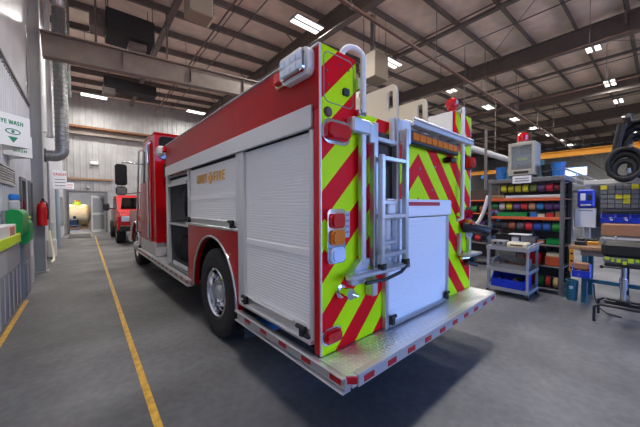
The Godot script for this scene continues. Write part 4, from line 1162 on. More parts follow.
func build_left_wall_things() -> void:
	vsign("white projecting eye wash sign with green lettering and a down arrow", Vector3(-0.985, 2.49, -6.2), Vector2(0.5, 0.46), [["EYE WASH", 0.13, 0.74, 0.5, 0.62]])
	vsign("smaller white projecting sign with two lines of green lettering below the eye wash sign", Vector3(-0.985, 2.44, -6.95), Vector2(0.42, 0.36), [["EYE", 0.13, 0.72, 0.7, 0.22], ["WASH", 0.13, 0.26, 0.55, 0.5]])
	# louvred vent
	var v := thing("wall_vent", "pale louvred vent in the aisle wall below the eye wash sign", "vent", Vector3(-0.985, 1.97, -6.2))
	part("vent_frame", mb().mm(Vector3(-0.015, 0, -1.2), Vector3(0.03, 0.02, 0.6)).mm(Vector3(-0.015, 0.27, -1.2), Vector3(0.03, 0.29, 0.6)).mm(Vector3(-0.015, 0.02, -1.2), Vector3(0.03, 0.27, -1.18)).mm(Vector3(-0.015, 0.02, 0.58), Vector3(0.03, 0.27, 0.6)), M["light_grey"], v)
	for k in 6:
		var sl := part("louvre", mb().box(Vector3.ZERO, Vector3(0.008, 0.045, 1.76)), M["light_grey"], v)
		sl.transform = xf(Basis(Vector3(0, 0, 1), 0.6), Vector3(0.012, 0.045 + 0.04 * k, -0.3))
	for q in [["window_3", -8.62, -8.02], ["window_4", -9.56, -9.06]]:
		var f := MB.new()
		f.mm(Vector3(-1.0, 1.02, q[1]), Vector3(-0.955, 1.08, q[2])).mm(Vector3(-1.0, 2.14, q[1]), Vector3(-0.955, 2.2, q[2])).mm(Vector3(-1.0, 1.08, q[1]), Vector3(-0.955, 2.14, q[1] + 0.05)).mm(Vector3(-1.0, 1.08, q[2] - 0.05), Vector3(-0.955, 2.14, q[2]))
		var o := struct(q[0], f, M["steel_grey"])
		part("pane", mb().mm(Vector3(-0.99, 1.08, q[1] + 0.05), Vector3(-0.968, 2.14, q[2] - 0.05)), M["glass_dark"], o)
	# boards standing along the foot of the wall
	var boards := [
		[-2.2, -4.3, 1.05, -0.86, 0.0, "grey wall board nearest the camera under the lime tray"],
		[-4.35, -7.02, 1.05, -0.87, 0.0, "two-tone grey wall board under the lime tray, beside the yellow line"],
		[-7.06, -7.8, 1.0, -0.83, 1.0, "narrow dark grey board past the lime tray"],
		[-7.84, -8.6, 0.98, -0.87, 2.0, "light grey board between the dark board and the column"],
		[-10.0, -11.4, 0.9, -0.9, 2.0, "low pale board just beyond the wall column"],
		[-13.4, -14.8, 1.0, -0.9, 0.0, "grey board far along the aisle wall"]]
	for q in boards:
		var t := thing("wall_board", q[5], "board", Vector3(-0.98, 0, (q[0] + q[1]) / 2))
		var d: float = q[3] + 0.98
		var hl: float = (q[0] - q[1]) / 2
		var split: float = q[2] * 0.62
		part("lower_panel", mb().mm(Vector3(0, 0.0, -hl), Vector3(d, split - 0.004, hl), 0.006), M["grey_board_dark"] if q[4] < 1.5 else M["light_grey"], t)
		part("upper_panel", mb().mm(Vector3(0, split, -hl), Vector3(d - 0.006, q[2], hl), 0.006), M["grey_board"] if q[4] < 0.5 else (M["grey_board_dark"] if q[4] < 1.5 else M["siding_left"]), t)
		var ribs := int(hl * 2 / 0.3)
		for k in ribs:
			part("batten", mb().mm(Vector3(d - 0.002, 0.01, -hl + 0.3 * k + 0.12), Vector3(d + 0.008, split - 0.02, -hl + 0.3 * k + 0.16), 0.003), M["grey_board"] if q[4] < 1.5 else M["siding_left"], t)
	# eye wash shelf: tray, box, green units, bottle
	var tr := thing("wash_tray", "lime yellow tray shelf along the aisle wall over grey boards", "shelf", Vector3(-0.98, 1.07, -5.05))
	part("tray", mb().mm(Vector3(0, 0, -1.3), Vector3(0.2, 0.02, 1.3)).mm(Vector3(0.185, 0.02, -1.3), Vector3(0.2, 0.13, 1.3), 0.005).mm(Vector3(0, 0.02, -1.3), Vector3(0.185, 0.13, -1.285)).mm(Vector3(0, 0.02, 1.285), Vector3(0.185, 0.13, 1.3)), M["lime_plastic"], tr)
	for k in 3:
		part("bracket", mb().prism(PackedVector2Array([Vector2(0.01, 0), Vector2(0.16, 0), Vector2(0.01, -0.02)]), -0.015, 0.015, xf(Basis(), Vector3(0, 0, -1.1 + 1.1 * k))), M["steel_grey"], tr)
	var wb := thing("supply_box", "white supply box with an orange label standing in the lime tray", "box", Vector3(-0.885, 1.09, -5.35))
	part("carton", mb().box(Vector3(0, 0.13, 0), Vector3(0.15, 0.26, 1.7), 0.01), M["white_paint"], wb)
	part("orange_label", mb().box(Vector3(0.077, 0.14, -0.55), Vector3(0.006, 0.17, 0.3), 0.002), M["orange"], wb)
	part("label_mark", mb().box(Vector3(0.081, 0.14, -0.55), Vector3(0.004, 0.09, 0.14), 0.001), M["grey_board_dark"], wb)
	var eu := thing("eyewash_unit", "green plastic eyewash station with a rounded tank beside the white box", "eyewash station", Vector3(-0.88, 1.05, -6.75))
	part("tank", mb().prism(rrect(-0.08, 0.09, 0.12, 0.51, 0.085), -0.26, 0.36), M["green_plastic"], eu)
	part("bowl", mb().prism(rrect(-0.07, -0.09, 0.13, 0.33, 0.08), -0.61, -0.19), M["green_plastic"], eu)
	part("lime_lid", mb().box(Vector3(0.03, 0.36, -0.42), Vector3(0.18, 0.07, 0.36), 0.03), M["lime_plastic"], eu)
	part("wall_plate", mb().mm(Vector3(-0.1, -0.1, -0.5), Vector3(-0.06, 0.5, 0.4), 0.01), M["grey_plastic"], eu)
	var bt := thing("water_bottle", "clear bottle with a blue cap standing on the green eyewash station", "bottle", Vector3(-0.87, 1.56, -6.55))
	part("bottle_body", mb().lathe([Vector2(0.001, 0), Vector2(0.06, 0.0), Vector2(0.068, 0.02), Vector2(0.068, 0.12), Vector2(0.05, 0.15), Vector2(0.05, 0.16)], 20, xf(Basis(), Vector3.ZERO)), M["light_grey"], bt)
	part("blue_cap", mb().lathe([Vector2(0.058, 0.155), Vector2(0.064, 0.17), Vector2(0.062, 0.23), Vector2(0.045, 0.245), Vector2(0.001, 0.248)], 20, xf(Basis(), Vector3.ZERO)), M["blue_bright"], bt)
	# extinguisher
	var fe := thing("fire_extinguisher", "red fire extinguisher hanging on the white wall column", "extinguisher", Vector3(-0.8, 1.15, -9.5))
	part("cylinder", mb().lathe([Vector2(0.001, 0), Vector2(0.085, 0.0), Vector2(0.095, 0.02), Vector2(0.095, 0.46), Vector2(0.08, 0.52), Vector2(0.035, 0.56), Vector2(0.035, 0.6), Vector2(0.001, 0.6)], 20), M["red_plastic"], fe)
	part("valve_handle", mb().box(Vector3(0.02, 0.63, 0.03), Vector3(0.05, 0.05, 0.16), 0.01), M["black"], fe)
	part("hose", mb().path([Vector3(0.02, 0.62, 0.08), Vector3(0.09, 0.55, 0.12), Vector3(0.11, 0.35, 0.1), Vector3(0.1, 0.15, 0.06)], 0.014, 8), M["black"], fe)
	part("wall_hook", mb().mm(Vector3(-0.03, 0.3, -0.158), Vector3(0.03, 0.4, -0.09)), M["steel_grey"], fe)
	var ns := thing("notice_board", "white notice with a red heading hung from the aisle wall near the duct", "sign", Vector3(-0.9, 2.33, -15.4))
	part("board", mb().mm(Vector3(-0.08, 0, 0), Vector3(0.34, 0.72, 0.015), 0.003), M["paper"], ns)
	words("DANGER", 0.11, M["red_plastic"], ns, xf(Basis(), Vector3(0.14, 0.58, 0.016)), "lettering", 0.38)
	for k in 3:
		part("print_line", mb().mm(Vector3(-0.02, 0.12 + 0.12 * k, 0.015), Vector3(0.3, 0.15 + 0.12 * k, 0.018)), M["grey_plastic"], ns)
	# pipes and housings along the foot of the wall towards the doorway
	solo("blue_pipe", mb().rod(Vector3(-0.84, 0, -15.2), Vector3(-0.84, 2.3, -15.2), 0.07, 16).rod(Vector3(-0.84, 0.0, -15.2), Vector3(-0.84, 0.04, -15.2), 0.12, 16), M["blue_grey"], "blue-grey upright pipe standing by the aisle wall", "pipe")
	solo("pump_housing", mb().box(Vector3(-0.84, 0.3, -12.3), Vector3(0.22, 0.6, 0.5), 0.05).rod(Vector3(-0.8, 0.6, -12.3), Vector3(-0.8, 1.1, -12.3), 0.07, 12), M["light_grey"], "pale pump housing on the floor by the aisle wall", "pump housing")
	solo("wall_hose", mb().path([Vector3(-0.84, 0.9, -11.6), Vector3(-0.8, 0.5, -11.55), Vector3(-0.76, 0.2, -11.5), Vector3(-0.74, 0.05, -11.3), Vector3(-0.78, 0.03, -11.0)], 0.03, 8), M["cream"], "pale hose dropping down the aisle wall to the floor", "hose")
	solo("electrical_cabinet", mb().box(Vector3(-0.872, 1.4, -17.5), Vector3(0.2, 1.3, 0.9), 0.02).box(Vector3(-0.767, 1.4, -17.5), Vector3(0.02, 1.2, 0.8), 0.008), M["siding"], "pale electrical cabinet on the aisle wall near the far doorway", "cabinet")
	solo("wall_conduit", mb().rod(Vector3(-0.93, 0, -13.0), Vector3(-0.93, 3.2, -13.0), 0.03, 8), M["galvanised"], "thin galvanised conduit climbing the aisle wall under the duct elbow", "conduit")

# ---------------------------------------------------------------- overhead
func build_overhead() -> void:
	var d := thing("spiral_duct", "grey spiral duct hanging by the aisle wall with an elbow at its foot", "duct", Vector3(-0.52, 2.98, -12.0))
	var prof := []
	var y := 0.42
	while y < 4.65:
		prof.append(Vector2(0.165, y)); prof.append(Vector2(0.165, y + 0.1)); prof.append(Vector2(0.175, y + 0.11)); prof.append(Vector2(0.175, y + 0.13))
		y += 0.14
	part("straight_run", mb().lathe(prof, 24), M["galvanised"], d)
	var el := []
	for k in 9:
		var a := PI / 2 * k / 8.0
		el.append(Vector3(-0.2 + 0.2 * cos(a), 0.42 - 0.22 * sin(a), 0))
	el.append(Vector3(-0.36, 0.2, 0))
	part("elbow", mb().path(el, 0.17, 20), M["galvanised"], d)
	part("collar", mb().rod(Vector3(-0.36, 0.2, 0), Vector3(-0.41, 0.2, 0), 0.21, 20), M["steel_grey"], d)
	var fx := thing("flexible_duct", "shiny foil flexible duct bending over the top of the spiral duct", "duct", Vector3(-0.52, 7.8, -12.0))
	var fp := []
	for k in 41:
		var u := k / 40.0
		fp.append(Vector3(-0.0 * u, 0.02 + 0.16 * sin(minf(u * 3.0, 1.0) * PI / 2) - 0.1 * u, 0.3 * u + 3.0 * u * u))
	var fm := MB.new()
	fm.path(fp, 0.17, 18)
	for k in range(0, 41, 1):
		var tor := []
		var dd: Vector3 = (fp[mini(k + 1, 40)] - fp[maxi(k - 1, 0)]).normalized()
		var ux := Vector3.RIGHT
		var uy := dd.cross(ux).normalized()
		for q in 14:
			tor.append(fp[k] + ux * 0.175 * cos(TAU * q / 14.0) + uy * 0.175 * sin(TAU * q / 14.0))
		fm.path(tor, 0.018, 5, true)
	part("foil_hose", fm, M["chrome"], fx)
	part("support_strap", mb().rod(Vector3(0.0, 0.1, 2.0), Vector3(0.0, 0.66, 2.0), 0.012, 6), M["steel_dark"], fx)
	solo("white_pipe", mb().rod(Vector3(-0.8, 3.75, -12.1), Vector3(-0.8, 8.3, -12.1), 0.07, 14).rod(Vector3(-0.8, 3.75, -12.1), Vector3(-0.8, 3.85, -12.1), 0.085, 14).rod(Vector3(-0.8, 3.9, -12.1), Vector3(-0.972, 3.9, -12.1), 0.03, 8), M["white_paint"], "white upright pipe between the aisle wall and the spiral duct", "pipe")
	solo("thin_pipe", mb().rod(Vector3(-0.32, 5.2, -12.4), Vector3(-0.32, 8.3, -12.4), 0.035, 10).box(Vector3(-0.32, 8.38, -12.4), Vector3(0.1, 0.16, 0.1)), M["galvanised"], "thin grey pipe dropping from the roof beside the spiral duct", "pipe")
	# sprinkler main with its drops
	var sp := thing("sprinkler_pipe", "long brown-red sprinkler pipe hung under the roof, running right above the shelf", "pipe", Vector3(30, 6.9, -5.3))
	part("main_pipe", mb().rod(Vector3(-30.9, 0, 0), Vector3(31, 0, 0), 0.055, 10), M["sprinkler_red"], sp)
	for k in 14:
		var x := -29.0 + 4.5 * k
		part("hanger_rod", mb().rod(Vector3(x, 0.0, 0), Vector3(x, roof(30.0 + x) - 6.9, 0), 0.014, 6), M["steel_dark"], sp)
		part("clamp", mb().rod(Vector3(x - 0.03, 0, 0), Vector3(x + 0.03, 0, 0), 0.07, 10), M["steel_dark"], sp)
	for q in [[3.4, "thin sprinkler branch line above the cab end of the fire engine"], [9.2, "thin sprinkler branch line above the fire engine's hose bed"], [14.2, "thin sprinkler branch line above the parts shelf"], [19.4, "thin sprinkler branch line beyond the parts shelf"]]:
		var bx: float = q[0]
		var br := MB.new()
		br.rod(Vector3(bx, 7.45, -20.0), Vector3(bx, 7.45, 5.5), 0.025, 8)
		var o := solo("sprinkler_branch", br, M["sprinkler_red"], q[1], "pipe")
		for k in 5:
			part("hanger_rod", mb().rod(Vector3(bx, 7.45, -18.5 + 5.6 * k), Vector3(bx, roof(bx) - 0.005, -18.5 + 5.6 * k), 0.01, 6), M["steel_dark"], o)
			part("sprinkler_head", mb().rod(Vector3(bx, 7.45, -17.0 + 5.6 * k), Vector3(bx, 7.56, -17.0 + 5.6 * k), 0.012, 6).rod(Vector3(bx, 7.55, -17.0 + 5.6 * k), Vector3(bx, 7.565, -17.0 + 5.6 * k), 0.03, 8), M["chrome"], o)
	# unit heaters
	heater("beige unit heater hung from the roof in the middle above the fire engine's cab end", Vector3(2.45, 6.68, -8.05), Vector3(0.6, 0.75, 0.55))
	heater("beige unit heater with a dark outlet hung behind the hose bed dividers", Vector3(8.75, 6.45, -7.15), Vector3(0.8, 0.95, 0.7))
	# dark air handler and duct pieces over the aisle
	var ah := thing("air_handler", "dark box-shaped air handler hung from the roof over the aisle", "air handler", Vector3(1.25, 6.9, -11.4))
	part("casing", mb().box(Vector3(0, 0.5, 0), Vector3(1.3, 0.7, 1.0), 0.02), M["dark_void"], ah)
	part("duct_stub", mb().box(Vector3(-0.85, 0.45, 0), Vector3(0.4, 0.4, 0.5), 0.02), M["steel_dark"], ah)
	part("outlet_collar", mb().box(Vector3(0.2, 0.06, 0), Vector3(0.5, 0.18, 0.5), 0.02), M["steel_dark"], ah)
	for s in [[-0.6, -0.45], [0.6, -0.45], [-0.6, 0.45], [0.6, 0.45]]:
		part("hanger_rod", mb().rod(Vector3(s[0], 0.8, s[1]), Vector3(s[0], roof(1.25 + s[0]) - 6.9, s[1]), 0.015, 6), M["steel_dark"], ah)
	var dd2 := thing("exhaust_duct", "dark rectangular duct hung under the roof beyond the beige beam", "duct", Vector3(1.5, 7.3, -17.4))
	part("duct_body", mb().box(Vector3(0.4, 0.35, 0), Vector3(2.2, 0.5, 0.7), 0.02), M["dark_void"], dd2)
	part("duct_drop", mb().box(Vector3(-0.5, 0.0, 0), Vector3(0.5, 0.4, 0.5), 0.02), M["steel_dark"], dd2)
	for s in [-0.5, 1.3]:
		part("hanger_rod", mb().rod(Vector3(s, 0.6, 0), Vector3(s, roof(1.5 + s) - 7.3, 0), 0.015, 6), M["steel_dark"], dd2)
	for q in [[0.35, -11.07], [2.3, -11.07]]:
		solo("drop_rod", mb().rod(Vector3(q[0], 6.3, q[1]), Vector3(q[0], roof(q[0]) - 0.282, q[1]), 0.03, 8).box(Vector3(q[0], 6.3, q[1]), Vector3(0.12, 0.08, 0.12)), M["steel_dark"], "dark drop rod hanging from the roof just behind the beige beam, %s" % ("beside the spiral duct" if q[0] < 0.5 else "past the air handler"), "rod")

func heater(label: String, at: Vector3, s: Vector3) -> void:
	var t := thing("unit_heater", label, "heater", at)
	part("casing", mb().box(Vector3(0, s.y / 2, 0), s, 0.02), M["beige"], t)
	part("outlet", mb().box(Vector3(s.x / 2 + 0.005, s.y * 0.52, 0), Vector3(0.03, s.y * 0.62, s.z * 0.8), 0.006), M["dark_void"], t)
	for k in 5:
		var lv := part("louvre", mb().box(Vector3.ZERO, Vector3(0.05, 0.012, s.z * 0.8)), M["beige"], t)
		lv.transform = xf(Basis(Vector3(0, 0, 1), -0.5), Vector3(s.x / 2 + 0.03, s.y * (0.27 + 0.125 * k), 0))
	part("flange", mb().mm(Vector3(s.x / 2, 0.02, -s.z / 2), Vector3(s.x / 2 + 0.06, 0.06, s.z / 2), 0.01), M["cream"], t)
	for sx in [-0.4, 0.4]:
		for sz in [-0.4, 0.4]:
			part("hanger_rod", mb().rod(Vector3(sx * s.x, s.y - 0.01, sz * s.z), Vector3(sx * s.x, roof(at.x + sx * s.x) - at.y, sz * s.z), 0.012, 6), M["steel_dark"], t)
	part("flue_pipe", mb().rod(Vector3(-s.x * 0.2, s.y - 0.01, 0), Vector3(-s.x * 0.2, roof(at.x - s.x * 0.2) - at.y, 0), 0.07, 12), M["galvanised"], t)

# ---------------------------------------------------------------- the parts shelf and what lies on it
var spool_mesh := {}
func spool(row: String, label: String, colour: Color, at: Vector3, r: float, w: float, upright := false, group := "") -> void:
	var t := thing("wire_spool", label, "spool", at, 0.0, group)
	var key := "spool_%s" % colour.to_html()
	if not M.has(key):
		mat(key, colour, 0.55)
	var ks := "%.3f_%.3f" % [r, w]
	if not spool_mesh.has(ks):
		var al := xf(Basis(Vector3(1, 0, 0), Vector3(0, 0, 1), Vector3(0, -1, 0)), Vector3.ZERO)
		var wn := MB.new()
		var pr := []
		for k in 9:
			var u := k / 8.0
			pr.append(Vector2(r * (0.8 + 0.06 * sin(u * PI) + (0.012 if k % 2 == 0 else 0.0)), lerpf(-w * 0.44, w * 0.44, u)))
		wn.lathe(pr, 18, al)
		var fl := MB.new()
		fl.lathe([Vector2(r * 0.2, 0), Vector2(r, 0), Vector2(r, 0.006), Vector2(r * 0.2, 0.006), Vector2(r * 0.2, 0)], 18, al)
		spool_mesh[ks] = [wn.mesh(), fl.mesh()]
	piece("winding", spool_mesh[ks][0], M[key], t)
	piece("flange", spool_mesh[ks][1], M["spool_flange"], t, xf(Basis(), Vector3(0, 0, -w * 0.44)))
	piece("flange", spool_mesh[ks][1], M["spool_flange"], t, xf(Basis(), Vector3(0, 0, w * 0.44 + 0.006)))

func build_parts_shelf() -> void:
	var t := thing("storage_rack", "grey steel parts rack with orange beams holding rows of wire spools", "rack", Vector3(6.75, 0, -1.645))
	# local: x -0.35..0.35, z -0.605..0.605
	for sx in [-1.0, 1.0]:
		for sz in [-1.0, 1.0]:
			var c := Vector3(0.35 * sx, 0, 0.605 * sz)
			var b := mb().mm(c, c + Vector3(-0.006 * sx, 2.12, -0.06 * sz)).mm(c, c + Vector3(-0.05 * sx, 2.12, -0.006 * sz))
			b.mm(c + Vector3(0.01 * sx, 0, 0.01 * sz), c + Vector3(-0.06 * sx, 0.008, -0.07 * sz))
			part("post", b, M["steel_grey"], t)
	part("top_deck", mb().mm(Vector3(-0.36, 2.04, -0.61), Vector3(0.36, 2.12, 0.61), 0.006), M["steel_grey"], t)
	for y in [1.36, 1.715]:
		part("orange_beam", mb().mm(Vector3(-0.345, y - 0.03, -0.6), Vector3(-0.31, y + 0.025, 0.6), 0.005), M["orange"], t)
		part("shelf_deck", mb().mm(Vector3(-0.31, y - 0.01, -0.6), Vector3(0.34, y + 0.01, 0.6)), M["wood"], t)
	for y in [0.09, 0.5, 0.88]:
		part("shelf_deck", mb().mm(Vector3(-0.34, y - 0.025, -0.6), Vector3(0.34, y, 0.6), 0.005), M["steel_grey"], t)
	for y in [1.93, 1.58, 1.2]:
		part("spool_rod", mb().rod(Vector3(-0.2, y, -0.6), Vector3(-0.2, y, 0.6), 0.012, 8), M["galvanised"], t)
	part("back_panel", mb().mm(Vector3(0.352, 0.1, -0.6), Vector3(0.36, 2.03, 0.6)), M["spool_flange"], t)
	part("cross_brace", mb().rod(Vector3(0.345, 0.2, -0.6), Vector3(0.345, 1.9, 0.6), 0.012, 6).rod(Vector3(0.345, 1.9, -0.6), Vector3(0.345, 0.2, 0.6), 0.012, 6), M["steel_grey"], t)
	var rs := thing("rack_sign", "white paper sign taped to the top edge of the parts rack", "sign", Vector3(6.375, 2.02, -1.645))
	part("paper", mb().mm(Vector3(0, 0, -0.17), Vector3(0.008, 0.14, 0.13), 0.001), M["paper"], rs)
	for k in 2:
		part("print_line", mb().mm(Vector3(-0.002, 0.035 + 0.045 * k, -0.13), Vector3(0.0, 0.055 + 0.045 * k, 0.09)), M["grey_plastic"], rs)
	var rows := [
		["top row", 1.93, 0.085, -2.0, 0.115, [["yellow", c8(206, 196, 30)], ["mustard", c8(186, 172, 34)], ["yellow", c8(200, 190, 40)], ["yellow", c8(214, 206, 44)], ["olive", c8(126, 140, 70)], ["purple", c8(92, 62, 106)], ["crimson", c8(196, 20, 62)], ["maroon", c8(110, 26, 40)]]],
		["middle row", 1.58, 0.08, -2.15, 0.118, [["green", c8(34, 128, 66)], ["white", c8(216, 210, 214)], ["yellow", c8(212, 196, 40)], ["purple", c8(104, 78, 150)], ["red", c8(186, 40, 42)], ["tan", c8(196, 146, 110)], ["sky blue", c8(40, 128, 190)], ["violet", c8(96, 60, 130)], ["violet", c8(84, 52, 118)]]],
		["lower row", 1.2, 0.095, -2.12, 0.13, [["black", c8(36, 36, 42)], ["charcoal", c8(58, 58, 64)], ["brown", c8(150, 80, 56)], ["grey", c8(92, 84, 92)], ["red", c8(206, 26, 56)], ["blue", c8(24, 72, 170)], ["blue", c8(36, 96, 186)], ["green", c8(28, 140, 52)]]]]
	for r in rows:
		var n: int = r[5].size()
		for k in n:
			var nm: String = r[5][k][0]
			var where := "at the far end" if k == 0 else ("at the bench end" if k == n - 1 else "between %s and %s" % [r[5][k - 1][0], r[5][k + 1][0]])
			spool(r[0], "%s wire spool on the rack's %s rod, %s" % [nm, r[0], where], r[5][k][1], Vector3(6.55, r[1], r[3] + (r[4] + 0.006) * k), r[2], r[4], false, "wire spools on the %s of the rack" % r[0])
	# spools standing on the bottom shelf and odd items between
	var low := [["yellow-green", c8(150, 160, 40)], ["red", c8(160, 40, 40)], ["green", c8(30, 140, 70)], ["scarlet", c8(190, 44, 40)], ["straw", c8(196, 176, 110)]]
	for k in low.size():
		spool("bottom", "%s spool standing on the rack's bottom shelf, %s" % [low[k][0], ["far end", "beside yellow-green", "in the middle", "beside green", "bench end"][k]], low[k][1], Vector3(6.55, 0.195, -1.58 + 0.105 * k), 0.105, 0.08, true, "spools on the bottom shelf")
	# bundles and trays
	for q in [
		["tube_bundle", "white plastic tubes lying on the rack under the top row of spools", 1.725, "white_paint", -1.95, -1.1, 0.035, 3],
		["wire_bundle", "tan cable bundle lying at the far end under the top row", 1.725, "wood", -2.23, -1.97, 0.04, 2]]:
		var bt := thing(q[0], q[1], "bundle", Vector3(6.6, q[2], (q[4] + q[5]) / 2))
		for k in q[7]:
			var hl: float = (q[5] - q[4]) / 2
			part("tube", mb().rod(Vector3(-0.12 + q[6] * 2.02 * k, q[6] + 0.002, -hl), Vector3(-0.12 + q[6] * 2.02 * k, q[6] + 0.002, hl), q[6], 10), M[q[3]], bt)
	var gt := thing("green_tray", "shallow green tray on the rack between middle and lower spools", "tray", Vector3(6.62, 1.37, -1.85))
	part("tray", mb().mm(Vector3(-0.15, 0, -0.25), Vector3(0.2, 0.012, 0.25)).mm(Vector3(-0.15, 0.012, -0.25), Vector3(-0.14, 0.09, 0.25)).mm(Vector3(0.19, 0.012, -0.25), Vector3(0.2, 0.09, 0.25)).mm(Vector3(-0.14, 0.012, -0.25), Vector3(0.19, 0.09, -0.24)).mm(Vector3(-0.14, 0.012, 0.24), Vector3(0.19, 0.09, 0.25)), M["green_plastic"], gt)
	part("contents", mb().box(Vector3(0, 0.05, -0.1), Vector3(0.2, 0.07, 0.2), 0.02).box(Vector3(0.02, 0.05, 0.12), Vector3(0.2, 0.07, 0.16), 0.02), M["steel_dark"], gt)
	for q in [["black tool case on the rack's middle deck", Vector3(6.68, 0.88, -2.0), Vector3(0.3, 0.14, 0.3), "black"], ["grey meter box on the rack's middle deck", Vector3(6.65, 0.88, -1.59), Vector3(0.24, 0.12, 0.24), "grey_plastic"], ["green-topped parts box at the bench end of the middle deck", Vector3(6.62, 0.88, -1.2), Vector3(0.25, 0.1, 0.22), "green_plastic"],
		["orange parts carton on the rack's second deck", Vector3(6.62, 0.5, -1.2), Vector3(0.3, 0.16, 0.22), "orange"], ["red parts carton on the rack's second deck", Vector3(6.62, 0.5, -1.5), Vector3(0.3, 0.2, 0.24), "red_plastic"], ["pale parts carton stacked on the orange carton", Vector3(6.62, 0.66, -1.2), Vector3(0.26, 0.07, 0.2), "cream"], ["dark crate on the rack's second deck behind the cart", Vector3(6.65, 0.5, -1.95), Vector3(0.35, 0.26, 0.36), "drawer_grey"]]:
		var bx := thing("parts_box", q[0], "box", q[1])
		part("body", mb().box(Vector3(0, q[2].y * 0.42, 0), Vector3(q[2].x, q[2].y * 0.84, q[2].z), 0.01), M[q[3]], bx)
		part("lid", mb().box(Vector3(0, q[2].y * 0.92, 0), Vector3(q[2].x + 0.01, q[2].y * 0.16, q[2].z + 0.01), 0.006), M[q[3]], bx)
	var odd := [["blue", "blue_bright", 1.37, -1.5, 0.11], ["cream", "cream", 1.37, -1.38, 0.08], ["red", "red_plastic", 1.37, -1.25, 0.1], ["brown", "cardboard", 1.37, -1.12, 0.12], ["white", "white_paint", 0.88, -1.79, 0.11], ["orange", "orange", 0.88, -1.38, 0.08], ["brown", "cardboard", 0.5, -1.69, 0.16], ["yellow", "drawer_yellow", 0.09, -1.85, 0.2], ["teal", "teal", 0.09, -2.1, 0.24]]
	for q in odd:
		var bx := thing("parts_box", "small %s parts box on the rack's %s" % [q[0], "lower orange-beamed deck" if q[2] > 1.0 else ("middle deck" if q[2] > 0.8 else ("second deck" if q[2] > 0.3 else "bottom shelf"))], "box", Vector3(6.56, q[2], q[3]))
		part("body", mb().box(Vector3(0, q[4] * 0.42, 0), Vector3(0.18, q[4] * 0.84, 0.11), 0.008), M[q[1]], bx)
		part("lid", mb().box(Vector3(0, q[4] * 0.92, 0), Vector3(0.186, q[4] * 0.16, 0.116), 0.005), M["drawer_grey"], bx)
	# control cabinet with red beacon on the top deck
	var cc := thing("control_cabinet", "cream glass-fronted control cabinet standing on top of the parts rack", "control cabinet", Vector3(6.68, 2.12, -1.7))
	part("casing", mb().mm(Vector3(-0.2, 0.08, -0.21), Vector3(0.2, 0.68, -0.185), 0.005).mm(Vector3(-0.2, 0.08, 0.185), Vector3(0.2, 0.68, 0.21), 0.005).mm(Vector3(-0.2, 0.66, -0.21), Vector3(0.2, 0.69, 0.21), 0.005).mm(Vector3(-0.2, 0.06, -0.21), Vector3(0.2, 0.09, 0.21), 0.005).mm(Vector3(0.18, 0.08, -0.2), Vector3(0.2, 0.68, 0.2)), M["cabinet_cream"], cc)
	part("door_frame", mb().mm(Vector3(-0.225, 0.06, -0.215), Vector3(-0.2, 0.69, -0.165), 0.006).mm(Vector3(-0.225, 0.06, 0.165), Vector3(-0.2, 0.69, 0.215), 0.006).mm(Vector3(-0.225, 0.63, -0.165), Vector3(-0.2, 0.69, 0.165), 0.006).mm(Vector3(-0.225, 0.06, -0.165), Vector3(-0.2, 0.17, 0.165), 0.006), M["cabinet_cream"], cc)
	part("window", mb().mm(Vector3(-0.215, 0.17, -0.165), Vector3(-0.208, 0.63, 0.165)), M["glass_pane"], cc)
	var ins := part("inner_panel", mb().mm(Vector3(0.05, 0.1, -0.18), Vector3(0.07, 0.66, 0.18)), M["drawer_grey"], cc)
	part("terminal_strip", mb().box(Vector3(0.03, 0.4, -0.05), Vector3(0.04, 0.03, 0.18)), M["lime_plastic"], ins)
	part("relay_row", mb().box(Vector3(0.03, 0.28, 0.0), Vector3(0.05, 0.06, 0.28), 0.005).box(Vector3(0.03, 0.54, 0.03), Vector3(0.05, 0.1, 0.22), 0.005), M["black"], ins)
	part("slot_plate", mb().box(Vector3(-0.226, 0.115, 0.0), Vector3(0.008, 0.05, 0.24), 0.002), M["black"], cc)
	part("plinth", mb().mm(Vector3(-0.18, 0, -0.18), Vector3(-0.14, 0.06, 0.18)).mm(Vector3(0.14, 0, -0.18), Vector3(0.18, 0.06, 0.18)), M["steel_grey"], cc)
	part("side_switch", mb().rod(Vector3(-0.05, 0.56, -0.21), Vector3(-0.05, 0.56, -0.26), 0.035, 12).rod(Vector3(-0.12, 0.42, -0.21), Vector3(-0.12, 0.42, -0.23), 0.02, 10), M["red_plastic"], cc)
	var bc := thing("red_beacon", "red beacon lamp on top of the cream control cabinet", "beacon", Vector3(6.62, 2.81, -1.72))
	part("base", mb().lathe([Vector2(0.001, 0), Vector2(0.1, 0), Vector2(0.1, 0.03), Vector2(0.08, 0.04), Vector2(0.001, 0.04)], 20), M["grey_plastic"], bc)
	part("dome", mb().lathe([Vector2(0.09, 0.035), Vector2(0.1, 0.06), Vector2(0.1, 0.15), Vector2(0.085, 0.19), Vector2(0.04, 0.21), Vector2(0.001, 0.212)], 22), M["lens_red"], bc)
	for q in [["blue bucket on top of the rack at its far end", Vector3(6.62, 2.12, -2.08), "blue_bright"], ["blue bucket on top of the rack at the bench end", Vector3(6.62, 2.12, -1.17), "blue_bright"], ["black bucket on top of the rack beside the control cabinet", Vector3(6.84, 2.12, -1.37), "black"]]:
		var bk := thing("bucket", q[0], "bucket", q[1])
		part("pail", mb().lathe([Vector2(0.001, 0), Vector2(0.085, 0), Vector2(0.1, 0.24), Vector2(0.105, 0.24), Vector2(0.105, 0.255), Vector2(0.09, 0.255), Vector2(0.078, 0.01), Vector2(0.001, 0.01)], 20), M[q[2]], bk)
		var hd := []
		for k in 9:
			hd.append(Vector3(0.0, 0.22 - 0.1 * sin(PI * k / 8.0), 0.0) + Vector3(-0.11 * sin(PI * k / 8.0), 0, 0.107 * cos(PI * k / 8.0)))
		part("handle", mb().path(hd, 0.004, 6), M["galvanised"], bk)

